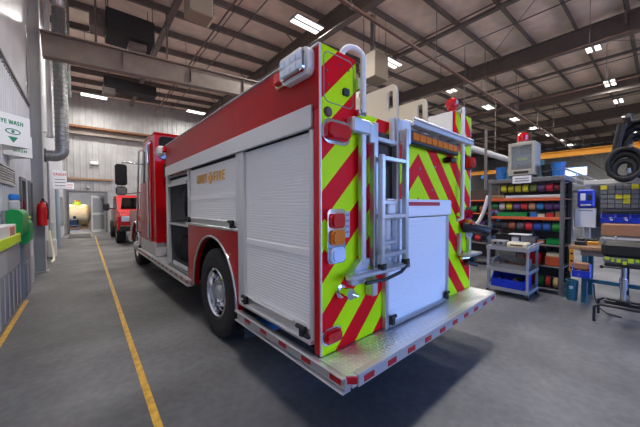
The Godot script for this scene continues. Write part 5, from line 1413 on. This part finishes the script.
# ---------------------------------------------------------------- cart
func build_cart() -> void:
	var t := thing("shop_cart", "grey three-shelf steel shop cart on casters in front of the parts rack", "cart", Vector3(5.95, 0, -1.68))
	for sx in [-1.0, 1.0]:
		for sz in [-1.0, 1.0]:
			part("post", mb().box(Vector3(0.28 * sx, 0.5, 0.3 * sz), Vector3(0.035, 0.76, 0.035), 0.004), M["cart_grey"], t)
			var ca := part("caster", mb().rod(Vector3(0.28 * sx, 0.05, 0.3 * sz - 0.016), Vector3(0.28 * sx, 0.05, 0.3 * sz + 0.016), 0.05, 16), M["black"], t)
			part("caster_fork", mb().mm(Vector3(0.28 * sx - 0.02, 0.05, 0.3 * sz - 0.026), Vector3(0.28 * sx + 0.02, 0.125, 0.3 * sz - 0.018)).mm(Vector3(0.28 * sx - 0.02, 0.05, 0.3 * sz + 0.018), Vector3(0.28 * sx + 0.02, 0.125, 0.3 * sz + 0.026)).mm(Vector3(0.28 * sx - 0.025, 0.115, 0.3 * sz - 0.026), Vector3(0.28 * sx + 0.025, 0.125, 0.3 * sz + 0.026)), M["galvanised"], ca)
	for y in [0.14, 0.48, 0.86]:
		part("shelf", mb().mm(Vector3(-0.3, y - 0.012, -0.32), Vector3(0.3, y, 0.32)).mm(Vector3(-0.305, y - 0.05, -0.325), Vector3(-0.295, y + 0.012, 0.325)).mm(Vector3(0.295, y - 0.05, -0.325), Vector3(0.305, y + 0.012, 0.325)).mm(Vector3(-0.295, y - 0.05, -0.325), Vector3(0.295, y + 0.012, -0.315)).mm(Vector3(-0.295, y - 0.05, 0.315), Vector3(0.295, y + 0.012, 0.325)), M["cart_grey"], t)
	part("push_handle", mb().path([Vector3(-0.28, 0.88, 0.31), Vector3(-0.28, 0.95, 0.38), Vector3(0.28, 0.95, 0.38), Vector3(0.28, 0.88, 0.31)], 0.014, 8), M["cart_grey"], t)
	var a := thing("label_printer", "cream label machine at the handle end of the cart's top shelf", "machine", Vector3(5.86, 0.86, -1.56))
	part("body", mb().box(Vector3(0, 0.045, 0), Vector3(0.26, 0.09, 0.3), 0.02), M["cream"], a)
	part("key_plate", mb().box(Vector3(-0.02, 0.092, 0), Vector3(0.16, 0.01, 0.2), 0.004), M["light_grey"], a)
	part("feed_slot", mb().box(Vector3(-0.131, 0.045, 0), Vector3(0.006, 0.02, 0.18), 0.002), M["black"], a)
	var b := thing("test_box", "grey metal test box at the far end of the cart's top shelf", "box", Vector3(5.88, 0.86, -1.85))
	part("body", mb().box(Vector3(0, 0.05, 0), Vector3(0.26, 0.1, 0.22), 0.012), M["grey_plastic"], b)
	part("knob", mb().rod(Vector3(-0.13, 0.06, -0.04), Vector3(-0.15, 0.06, -0.04), 0.02, 12).rod(Vector3(-0.13, 0.06, 0.05), Vector3(-0.15, 0.06, 0.05), 0.02, 12), M["black"], b)
	var pl := thing("white_plate", "white flat plate on a small stand above the cart's top shelf", "plate", Vector3(6.1, 0.86, -1.6))
	part("stand", mb().rod(Vector3(0, 0, 0), Vector3(0, 0.2, 0), 0.015, 8).rod(Vector3(0, 0, 0), Vector3(0, 0.01, 0), 0.06, 16), M["black"], pl)
	part("plate", mb().box(Vector3(0, 0.21, 0), Vector3(0.2, 0.02, 0.32), 0.006), M["white_paint"], pl)
	var gb := thing("grey_bin", "grey stacking bin full of fittings on the cart's middle shelf", "bin", Vector3(5.9, 0.48, -1.68))
	bin_shape(gb, Vector3(0.4, 0.16, 0.5), M["grey_plastic"], M["rust"])
	var bb := thing("blue_bin", "blue open-front bin on the cart's bottom shelf", "bin", Vector3(5.9, 0.14, -1.68))
	bin_shape(bb, Vector3(0.42, 0.27, 0.5), M["blue_plastic"], M["wood"])

func bin_shape(o: Node3D, s: Vector3, m: Material, fill: Material) -> void:
	var h := s * 0.5
	var b := MB.new()
	b.mm(Vector3(-h.x, 0, -h.z), Vector3(h.x, 0.008, h.z))
	b.mm(Vector3(h.x - 0.008, 0.008, -h.z), Vector3(h.x, s.y, h.z))
	for sg in [-1.0, 1.0]:
		b.prism(PackedVector2Array([Vector2(-h.x, 0.0), Vector2(h.x, 0.0), Vector2(h.x, s.y), Vector2(-h.x * 0.3, s.y), Vector2(-h.x * 0.75, s.y * 0.62), Vector2(-h.x, s.y * 0.55)]), sg * h.z - 0.005, sg * h.z + 0.005)
	b.mm(Vector3(-h.x, 0.008, -h.z), Vector3(-h.x + 0.008, s.y * 0.55, h.z))
	part("shell", b, m, o)
	part("front_rim", mb().mm(Vector3(-h.x - 0.012, s.y * 0.5, -h.z), Vector3(-h.x, s.y * 0.56, h.z), 0.003), m, o)
	part("back_rim", mb().mm(Vector3(h.x - 0.005, s.y - 0.015, -h.z), Vector3(h.x + 0.01, s.y, h.z), 0.003), m, o)
	var rng := RandomNumberGenerator.new()
	rng.seed = int(s.z * 1000 + s.y * 77)
	var c := MB.new()
	for k in 14:
		var p := Vector3(rng.randf_range(-h.x * 0.8, h.x * 0.8), s.y * rng.randf_range(0.2, 0.5), rng.randf_range(-h.z * 0.8, h.z * 0.8))
		var q := p + Vector3(rng.randf_range(-0.05, 0.05), rng.randf_range(-0.02, 0.02), rng.randf_range(-0.08, 0.08))
		q.x = clampf(q.x, -h.x * 0.85, h.x * 0.85); q.z = clampf(q.z, -h.z * 0.85, h.z * 0.85)
		c.rod(p, q, 0.022, 8)
	part("fittings", c, fill, o, true)

# ---------------------------------------------------------------- bench side
func build_bench() -> void:
	var t := thing("work_bench", "long wooden-topped work bench with teal legs and a low rail", "bench", Vector3(6.6, 0, 0.6))
	part("bench_top", mb().mm(Vector3(-0.4, 0.87, -1.55), Vector3(0.4, 0.93, 1.6), 0.008), M["wood"], t)
	for z in [-1.35, 1.4]:
		for x in [-0.32, 0.32]:
			part("leg", mb().box(Vector3(x, 0.435, z), Vector3(0.07, 0.87, 0.07), 0.006), M["teal"], t)
	part("low_rail", mb().box(Vector3(-0.33, 0.38, 0.02), Vector3(0.05, 0.06, 2.7), 0.006), M["teal"], t)
	part("apron", mb().mm(Vector3(-0.36, 0.78, -1.4), Vector3(-0.33, 0.87, 1.45)), M["steel_dark"], t)
	# back frame with the white rail
	var f := thing("bin_frame", "tall grey frame behind the bench with a white top rail for bins", "frame", Vector3(7.25, 0, 0.6))
	for z in [-1.45, 1.5]:
		part("upright", mb().mm(Vector3(-0.03, 0, z - 0.03), Vector3(0.05, 2.05, z + 0.03), 0.004), M["light_grey"], f)
	part("top_rail", mb().mm(Vector3(-0.06, 1.98, -1.5), Vector3(0.02, 2.06, 1.55), 0.006), M["white_paint"], f)
	part("back_panel", mb().mm(Vector3(0.06, 0.95, -1.4), Vector3(0.08, 1.97, 1.45)), M["drawer_grey"], f)
	part("bin_ledge", mb().mm(Vector3(-0.14, 1.27, -1.26), Vector3(0.06, 1.29, 1.45)).mm(Vector3(-0.14, 1.5, -1.26), Vector3(0.06, 1.52, 1.45)), M["steel_grey"], f)
	# drawer cabinet: each drawer a part
	var dc := thing("drawer_cabinet", "small-parts cabinet of many grey and yellow drawers under the white rail", "drawer cabinet", Vector3(7.2, 1.53, 0.15))
	part("carcass", mb().mm(Vector3(-0.1, 0, -0.82), Vector3(0.1, 0.42, 0.85), 0.006), M["spool_flange"], dc)
	var rng := RandomNumberGenerator.new()
	rng.seed = 4
	var dm := mb().box(Vector3(0, 0, 0), Vector3(0.02, 0.076, 0.083), 0.006).box(Vector3(-0.014, -0.014, 0), Vector3(0.014, 0.014, 0.04), 0.004).mesh()
	for i in 18:
		for j in 5:
			var yel := rng.randf() < (0.75 if j == 4 else 0.22)
			piece("drawer", dm, M["drawer_yellow"] if yel else M["drawer_grey"], dc, xf(Basis(), Vector3(-0.108, 0.045 + 0.083 * j, -0.77 + 0.0925 * i)))
	for j in 1:
		for k in 9:
			var bn := thing("blue_bin", "blue parts bin on the ledge under the drawer cabinet, %s" % ["at the rack end", "second along", "third along", "fourth along", "fifth along", "sixth along", "seventh along", "eighth along", "at the outer end"][k], "bin", Vector3(7.15, 1.29, -0.57 + 0.18 * k), 0.0, "blue bins on the ledge")
			bin_shape(bn, Vector3(0.16, 0.15, 0.165), M["blue_plastic"], M["white_paint"])
	var dp := thing("towel_dispenser", "blue wall dispenser with a white label beside the drawer cabinet", "dispenser", Vector3(7.12, 1.55, -0.85))
	part("housing", mb().box(Vector3(0.02, 0.17, 0), Vector3(0.14, 0.34, 0.24), 0.03), M["blue_plastic"], dp)
	part("white_label", mb().box(Vector3(-0.052, 0.2, -0.04), Vector3(0.006, 0.13, 0.07), 0.002), M["paper"], dp)
	part("dark_window", mb().box(Vector3(-0.052, 0.19, 0.05), Vector3(0.006, 0.11, 0.06), 0.002), M["black"], dp)
	part("outlet", mb().box(Vector3(-0.05, 0.05, 0), Vector3(0.01, 0.03, 0.14), 0.003), M["light_grey"], dp)
	part("back_plate", mb().mm(Vector3(0.06, 0.02, -0.1), Vector3(0.095, 0.3, 0.1)), M["steel_grey"], dp)
	var pp := thing("posted_sheet", "white sheet of paper posted below the blue dispenser", "paper", Vector3(7.12, 1.19, -0.86))
	part("sheet", mb().mm(Vector3(0, 0, -0.14), Vector3(0.006, 0.35, 0.14)), M["paper"], pp)
	part("print_line", mb().mm(Vector3(-0.002, 0.3, -0.1), Vector3(0, 0.315, 0.1)), M["grey_plastic"], pp)
	part("clip_board", mb().mm(Vector3(0.006, -0.01, -0.15), Vector3(0.095, 0.36, 0.15)), M["steel_grey"], pp)
	var cb := thing("cardboard_box", "brown cardboard box on top of the grey carton on the bench", "box", Vector3(6.5, 1.12, -0.26))
	part("carton", mb().box(Vector3(0, 0.085, 0), Vector3(0.4, 0.17, 0.62), 0.006), M["cardboard"], cb)
	part("flap", mb().box(Vector3(-0.1, 0.172, 0), Vector3(0.19, 0.006, 0.62), 0.001).box(Vector3(0.1, 0.172, 0), Vector3(0.19, 0.006, 0.62), 0.001), M["cardboard"], cb)
	var gc := thing("grey_carton", "grey plastic-wrapped carton on the bench under the cardboard box", "box", Vector3(6.5, 0.93, -0.26))
	part("body", mb().box(Vector3(0, 0.095, 0), Vector3(0.44, 0.19, 0.66), 0.05), M["grey_plastic"], gc)
	part("strap", mb().box(Vector3(0, 0.096, -0.15), Vector3(0.446, 0.192, 0.03), 0.01).box(Vector3(0, 0.096, 0.15), Vector3(0.446, 0.192, 0.03), 0.01), M["light_grey"], gc)
	var oc := thing("cardboard_box", "upright brown carton standing on the bench at the frame edge", "box", Vector3(6.5, 0.93, 0.3))
	part("carton", mb().box(Vector3(0, 0.16, 0), Vector3(0.3, 0.32, 0.3), 0.006), M["cardboard"], oc)
	part("tape", mb().box(Vector3(0, 0.322, 0), Vector3(0.3, 0.004, 0.05)), M["cream"], oc)
	for q in [["black vise tool on the bench near the parts rack", Vector3(6.4, 0.93, -0.82), Vector3(0.16, 0.12, 0.14), "black"], ["brass fitting tray on the bench behind the vise tool", Vector3(6.75, 0.93, -0.75), Vector3(0.24, 0.08, 0.26), "gold"]]:
		var o := thing("bench_tool", q[0], "tool", q[1])
		part("base", mb().box(Vector3(0, q[2].y * 0.3, 0), Vector3(q[2].x, q[2].y * 0.6, q[2].z), 0.01), M[q[3]], o)
		part("top", mb().box(Vector3(0, q[2].y * 0.8, 0), Vector3(q[2].x * 0.6, q[2].y * 0.4, q[2].z * 0.8), 0.01), M["black"], o)
	var lv := thing("spirit_level", "yellow spirit level hanging at the rack end of the bench", "level", Vector3(6.18, 0.5, -0.9))
	part("bar", mb().mm(Vector3(-0.012, 0, -0.03), Vector3(0.012, 0.37, 0.03), 0.004), M["crane_yellow"], lv)
	for y in [0.06, 0.18, 0.3]:
		part("vial", mb().box(Vector3(-0.013, y, 0), Vector3(0.004, 0.035, 0.03), 0.001), M["black"], lv)
	part("hook", mb().rod(Vector3(0, 0.36, 0), Vector3(0.06, 0.385, 0), 0.006, 6), M["steel_dark"], lv)
	var tc := thing("trash_can", "narrow teal waste can under the rack end of the bench", "waste can", Vector3(6.32, 0, -0.91))
	part("can", mb().lathe([Vector2(0.001, 0), Vector2(0.07, 0), Vector2(0.085, 0.32), Vector2(0.09, 0.32), Vector2(0.09, 0.335), Vector2(0.075, 0.335), Vector2(0.062, 0.01), Vector2(0.001, 0.01)], 20), M["teal"], tc)
	part("hinge_plate", mb().box(Vector3(-0.08, 0.22, 0), Vector3(0.015, 0.05, 0.05), 0.004), M["light_grey"], tc)
	var hb := thing("hanging_bin", "brown-filled blue bin hanging from the front of the bench", "bin", Vector3(6.05, 0.46, -0.76))
	bin_shape(hb, Vector3(0.2, 0.2, 0.2), M["blue_plastic"], M["wood"])
	part("wood_stack", mb().box(Vector3(0.02, 0.17, 0.0), Vector3(0.15, 0.1, 0.17), 0.01), M["cardboard"], hb)
	part("hook", mb().mm(Vector3(0.08, 0.16, -0.06), Vector3(0.19, 0.2, 0.06)), M["steel_dark"], hb)
	solo("power_cord", mb().path([Vector3(6.1, 0.36, -0.62), Vector3(6.0, 0.2, -0.6), Vector3(5.92, 0.06, -0.55), Vector3(5.85, 0.012, -0.45), Vector3(5.8, 0.012, -0.3)], 0.01, 8), M["black"], "black cord dropping from the low bench rail to the floor", "cord")
	# stool-like stand with a patterned pad
	var s := thing("swivel_stool", "black swivel work seat with lime-patterned pad on a chrome column", "seat", Vector3(5.6, 0, -0.28))
	part("seat_pad", mb().box(Vector3(0, 1.0, 0.02), Vector3(0.4, 0.22, 0.46), 0.05), M["black"], s)
	var pad := part("patterned_band", mb().box(Vector3(0, 0.86, 0.02), Vector3(0.37, 0.1, 0.42), 0.03), M["drawer_grey"], s)
	var rng2 := RandomNumberGenerator.new()
	rng2.seed = 9
	for k in 7:
		part("lime_patch", mb().box(Vector3(-0.186, 0.86 + rng2.randf_range(-0.025, 0.025), -0.15 + 0.055 * k), Vector3(0.006, rng2.randf_range(0.03, 0.06), rng2.randf_range(0.025, 0.05)), 0.002), M["lime_plastic"], pad)
	part("under_frame", mb().box(Vector3(0, 0.79, 0.02), Vector3(0.34, 0.04, 0.4), 0.01), M["black"], s)
	part("column", mb().rod(Vector3(0, 0.3, 0), Vector3(0, 0.78, 0), 0.03, 14).rod(Vector3(0, 0.45, 0), Vector3(0, 0.6, 0), 0.042, 14), M["chrome"], s)
	part("lever", mb().rod(Vector3(0, 0.73, 0), Vector3(-0.06, 0.74, -0.2), 0.009, 8).ball(Vector3(-0.06, 0.74, -0.21), Vector3(0.024, 0.024, 0.024)), M["black"], s)
	for sx in [-1.0, 1.0]:
		part("foot_frame", mb().path([Vector3(0.22 * sx, 0.0, -0.26), Vector3(0.22 * sx, 0.2, -0.26), Vector3(0.2 * sx, 0.24, -0.2), Vector3(0.2 * sx, 0.24, 0.2), Vector3(0.22 * sx, 0.2, 0.26), Vector3(0.22 * sx, 0.0, 0.26)], 0.017, 8), M["black"], s)
	part("cross_bar", mb().rod(Vector3(-0.2, 0.24, -0.18), Vector3(0.2, 0.24, -0.18), 0.017, 8).rod(Vector3(-0.2, 0.24, 0.18), Vector3(0.2, 0.24, 0.18), 0.017, 8).box(Vector3(0, 0.28, 0), Vector3(0.14, 0.05, 0.14), 0.01).box(Vector3(0, 0.245, 0), Vector3(0.05, 0.04, 0.38)), M["black"], s)
	# black hose coils hung on a gantry above the bench
	var gy := thing("hose_gantry", "dark post and arm above the bench carrying black hose coils", "stand", Vector3(7.0, 0, -0.33))
	part("post", mb().mm(Vector3(0.36, 0, -0.03), Vector3(0.42, 3.2, 0.03), 0.004), M["black"], gy)
	part("arm", mb().mm(Vector3(-0.4, 2.98, -0.03), Vector3(0.36, 3.04, 0.03), 0.004).mm(Vector3(-0.45, 2.5, 0.02), Vector3(0.36, 2.55, 0.06), 0.004), M["steel_dark"], gy)
	for q in [["black hose coil hanging from the gantry arm, upper one", Vector3(7.1, 2.96, -0.24), 0.28, 0.27, 9], ["black hose coil hanging lower on the gantry, beside the bins", Vector3(6.72, 2.48, -0.36), 0.24, 0.24, 9], ["loose black hose coil at the outer side of the gantry", Vector3(7.02, 2.48, -0.08), 0.24, 0.24, 9]]:
		var hc := thing("hose_coil", q[0], "hose", q[1], 0.0, "hose coils on the gantry")
		for k in q[4]:
			var ring := []
			var shrink: float = [1.0, 0.62, 0.82][k % 3]
			for j in 26:
				var a := TAU * j / 26.0
				var rr: float = q[2] + 0.012 * sin(k * 2.1)
				ring.append(Vector3(-0.1 + 0.026 * k, -rr + rr * cos(a) * shrink + 0.02 - (1.0 - shrink) * rr, (q[3] + 0.01 * cos(k * 1.7)) * shrink * sin(a) * (0.75 if a > PI else 0.85)))
			part("turn", mb().path(ring, 0.034, 8, true), M["tyre"], hc)
		part("coupling", mb().rod(Vector3(-0.1, -0.3, 0.05), Vector3(-0.1, -0.38, 0.06), 0.028, 12), M["galvanised"], hc)
	var dhose := []
	for k in 13:
		var u := k / 12.0
		dhose.append(Vector3(6.86, 2.94 - 0.9 * sin(u * PI) * (0.9 + 0.1 * u), -0.38 - 0.16 * sin(u * PI * 0.9)))
	solo("draped_hose", mb().path(dhose, 0.03, 10), M["tyre"], "single black hose looping down at the inner side of the gantry", "hose")

# ---------------------------------------------------------------- farther right
func build_right_background() -> void:
	# second rack past the tailboard
	var t := thing("storage_rack", "narrow grey rack of coils and hoses seen past the fire engine's tailboard", "rack", Vector3(8.5, 0, -3.15))
	for sx in [-1.0, 1.0]:
		for sz in [-1.0, 1.0]:
			part("post", mb().box(Vector3(0.3 * sx, 1.05, 0.55 * sz), Vector3(0.05, 2.1, 0.05), 0.005), M["steel_grey"], t)
	for y in [0.15, 0.6, 1.0, 1.4, 1.75]:
		part("shelf_deck", mb().mm(Vector3(-0.32, y - 0.03, -0.57), Vector3(0.32, y, 0.57), 0.005), M["orange"] if y in [1.4, 1.75] else M["steel_grey"], t)
	part("back_panel", mb().mm(Vector3(0.325, 0.1, -0.57), Vector3(0.335, 2.05, 0.57)), M["spool_flange"], t)
	var cols := [["blue", c8(40, 110, 190), 0.6], ["red", c8(180, 30, 40), 0.6], ["black", c8(34, 34, 38), 1.0], ["violet", c8(100, 60, 140), 1.0], ["red", c8(196, 30, 50), 1.4], ["brown", c8(130, 86, 60), 1.4], ["blue", c8(30, 84, 170), 1.0], ["green", c8(40, 130, 70), 1.4]]
	var zi := [0.3, 0.0, 0.35, 0.1, 0.35, 0.12, -0.15, -0.1]
	for k in cols.size():
		spool("r", "%s spool on the %s deck of the narrow rack, %s" % [cols[k][0], "second" if cols[k][2] < 0.7 else ("third" if cols[k][2] < 1.2 else "fourth"), "near post" if zi[k] > 0.25 else ("middle" if zi[k] >= 0.0 else "far side")], cols[k][1], Vector3(8.32, cols[k][2] + 0.11, -3.15 + zi[k]), 0.11, 0.17, false, "spools on the narrow rack")
	var wh := []
	for k in 15:
		var u := k / 14.0
		wh.append(Vector3(8.1 - 0.04 * sin(u * 6.0), 1.85 - 0.75 * sin(u * PI), -3.5 + 0.65 * u))
	solo("white_hose", mb().path(wh, 0.045, 10), M["white_paint"], "white hose draped across the front of the narrow rack", "hose")
	for k in 3:
		var ring := []
		for j in 20:
			var a := TAU * j / 20.0
			ring.append(Vector3(8.11 - 0.05 * k, 1.25 + 0.2 * cos(a), -2.66 + 0.1 * sin(a)))
		solo("cable_loop", mb().path(ring, 0.022, 8, true), M[["red_plastic", "black", "blue_bright"][k]], "%s cable loop hung on the narrow rack's front" % ["red", "black", "blue"][k], "cable")
	var sp := thing("pole_stand", "grey upright pole behind the narrow rack, reaching towards the roof", "pole", Vector3(9.0, 0, -3.24))
	part("pole", mb().box(Vector3(0, 1.9, 0), Vector3(0.06, 3.8, 0.06), 0.006), M["steel_dark"], sp)
	part("base_plate", mb().box(Vector3(0, 0.01, 0), Vector3(0.25, 0.02, 0.25), 0.004), M["steel_grey"], sp)
	# yellow bridge cranes
	for q in [["orange-yellow bridge crane beam beyond the parts rack", 22.0, 4.62, -5.0, 3.5], ["yellow crane beam farther off above the narrow rack", 30.0, 4.75, -14.0, -8.6]]:
		var c := thing("crane_beam", q[0], "crane", Vector3(q[1], 0, (q[3] + q[4]) / 2))
		var l: float = q[4] - q[3]
		var b := MB.new()
		b.t = xf(Basis(), Vector3(0, q[2] + 0.22, l / 2))
		ibeam(b, 0.36, 0.26, l, 0.03, 0.04)
		part("bridge_girder", b, M["crane_yellow"], c)
		for s in [-1.0, 1.0]:
			part("crane_post", mb().mm(Vector3(-0.12, 0, s * (l / 2 - 0.3) - 0.12), Vector3(0.12, q[2] - 0.22, s * (l / 2 - 0.3) + 0.12), 0.01), M["teal"], c)
		part("hoist", mb().box(Vector3(0, q[2] - 0.4, 0.4), Vector3(0.4, 0.36, 0.5), 0.05).rod(Vector3(0, q[2] - 0.6, 0.4), Vector3(0, q[2] - 1.2, 0.4), 0.02, 6), M["blue_bright"], c)
	var dr := thing("air_line", "pale pipe sloping across behind the fire engine at head height of the racks", "pipe", Vector3(17, 4.45, -6.0))
	part("pipe", mb().rod(Vector3(-4, 0, 0), Vector3(9, 0, 0), 0.16, 14), M["light_grey"], dr)
	for x in [-3.0, 1.0, 5.0, 8.0]:
		part("hanger_rod", mb().rod(Vector3(x, 0.1, 0), Vector3(x, roof(17.0 + x) - 4.45, 0), 0.02, 6), M["steel_dark"], dr)
	# long pale handrails of a mezzanine behind the bench
	var mz := thing("mezzanine", "grey mezzanine with pale horizontal rails far behind the bench", "mezzanine", Vector3(30, 0, -1.4))
	part("deck", mb().mm(Vector3(-12, 2.3, -1.6), Vector3(12, 2.5, 3.0)), M["steel_grey"], mz)
	for k in 5:
		part("post", mb().mm(Vector3(-11.5 + 5.7 * k, 0, -1.5), Vector3(-11.3 + 5.7 * k, 2.3, -1.3)), M["steel_grey"], mz)
	for y in [2.75, 3.05, 3.4]:
		part("rail", mb().rod(Vector3(-12, y, -1.55), Vector3(12, y, -1.55), 0.06, 8), M["light_grey"], mz)
	for k in 9:
		part("baluster", mb().rod(Vector3(-11.9 + 2.97 * k, 2.5, -1.55), Vector3(-11.9 + 2.97 * k, 3.4, -1.55), 0.03, 6), M["light_grey"], mz)
	# machines and cabinets filling the far floor
	var far := [["pale machine enclosure far beyond the narrow rack", Vector3(17, 0, -5.2), Vector3(2.2, 2.0, 1.6), "light_grey"], ["blue press machine in the distance behind the racks", Vector3(20, 0, -4.4), Vector3(1.6, 2.3, 1.4), "blue_bright"], ["grey locker block far behind the work bench", Vector3(14, 0, -0.6), Vector3(1.0, 1.9, 2.4), "drawer_grey"], ["dark machine beyond the pale enclosure", Vector3(24, 0, -7.4), Vector3(2.4, 2.2, 2.4), "steel_dark"], ["pale storage cabinet beyond the lockers", Vector3(21, 0, 1.6), Vector3(1.2, 2.1, 2.8), "siding"]]
	for q in far:
		var m := thing("shop_machine", q[0], "machine", q[1])
		var z: Vector3 = q[2]
		part("housing", mb().box(Vector3(0, z.y * 0.5, 0), z, 0.04), M[q[3]], m)
		part("door_panel", mb().box(Vector3(-z.x / 2 - 0.01, z.y * 0.5, -z.z * 0.24), Vector3(0.03, z.y * 0.8, z.z * 0.42), 0.01).box(Vector3(-z.x / 2 - 0.01, z.y * 0.5, z.z * 0.24), Vector3(0.03, z.y * 0.8, z.z * 0.42), 0.01), M["grey_plastic"], m)
		part("handle", mb().box(Vector3(-z.x / 2 - 0.04, z.y * 0.5, 0.04), Vector3(0.03, 0.2, 0.03), 0.006), M["black"], m)
	# horizontal siding rails on the far wall
	for k in 6:
		struct("trim_%d" % (3 + k), mb().mm(Vector3(61.9, 1.2 + 0.7 * k, -22.4), Vector3(62.0, 1.32 + 0.7 * k, 6.9)), M["light_grey"])
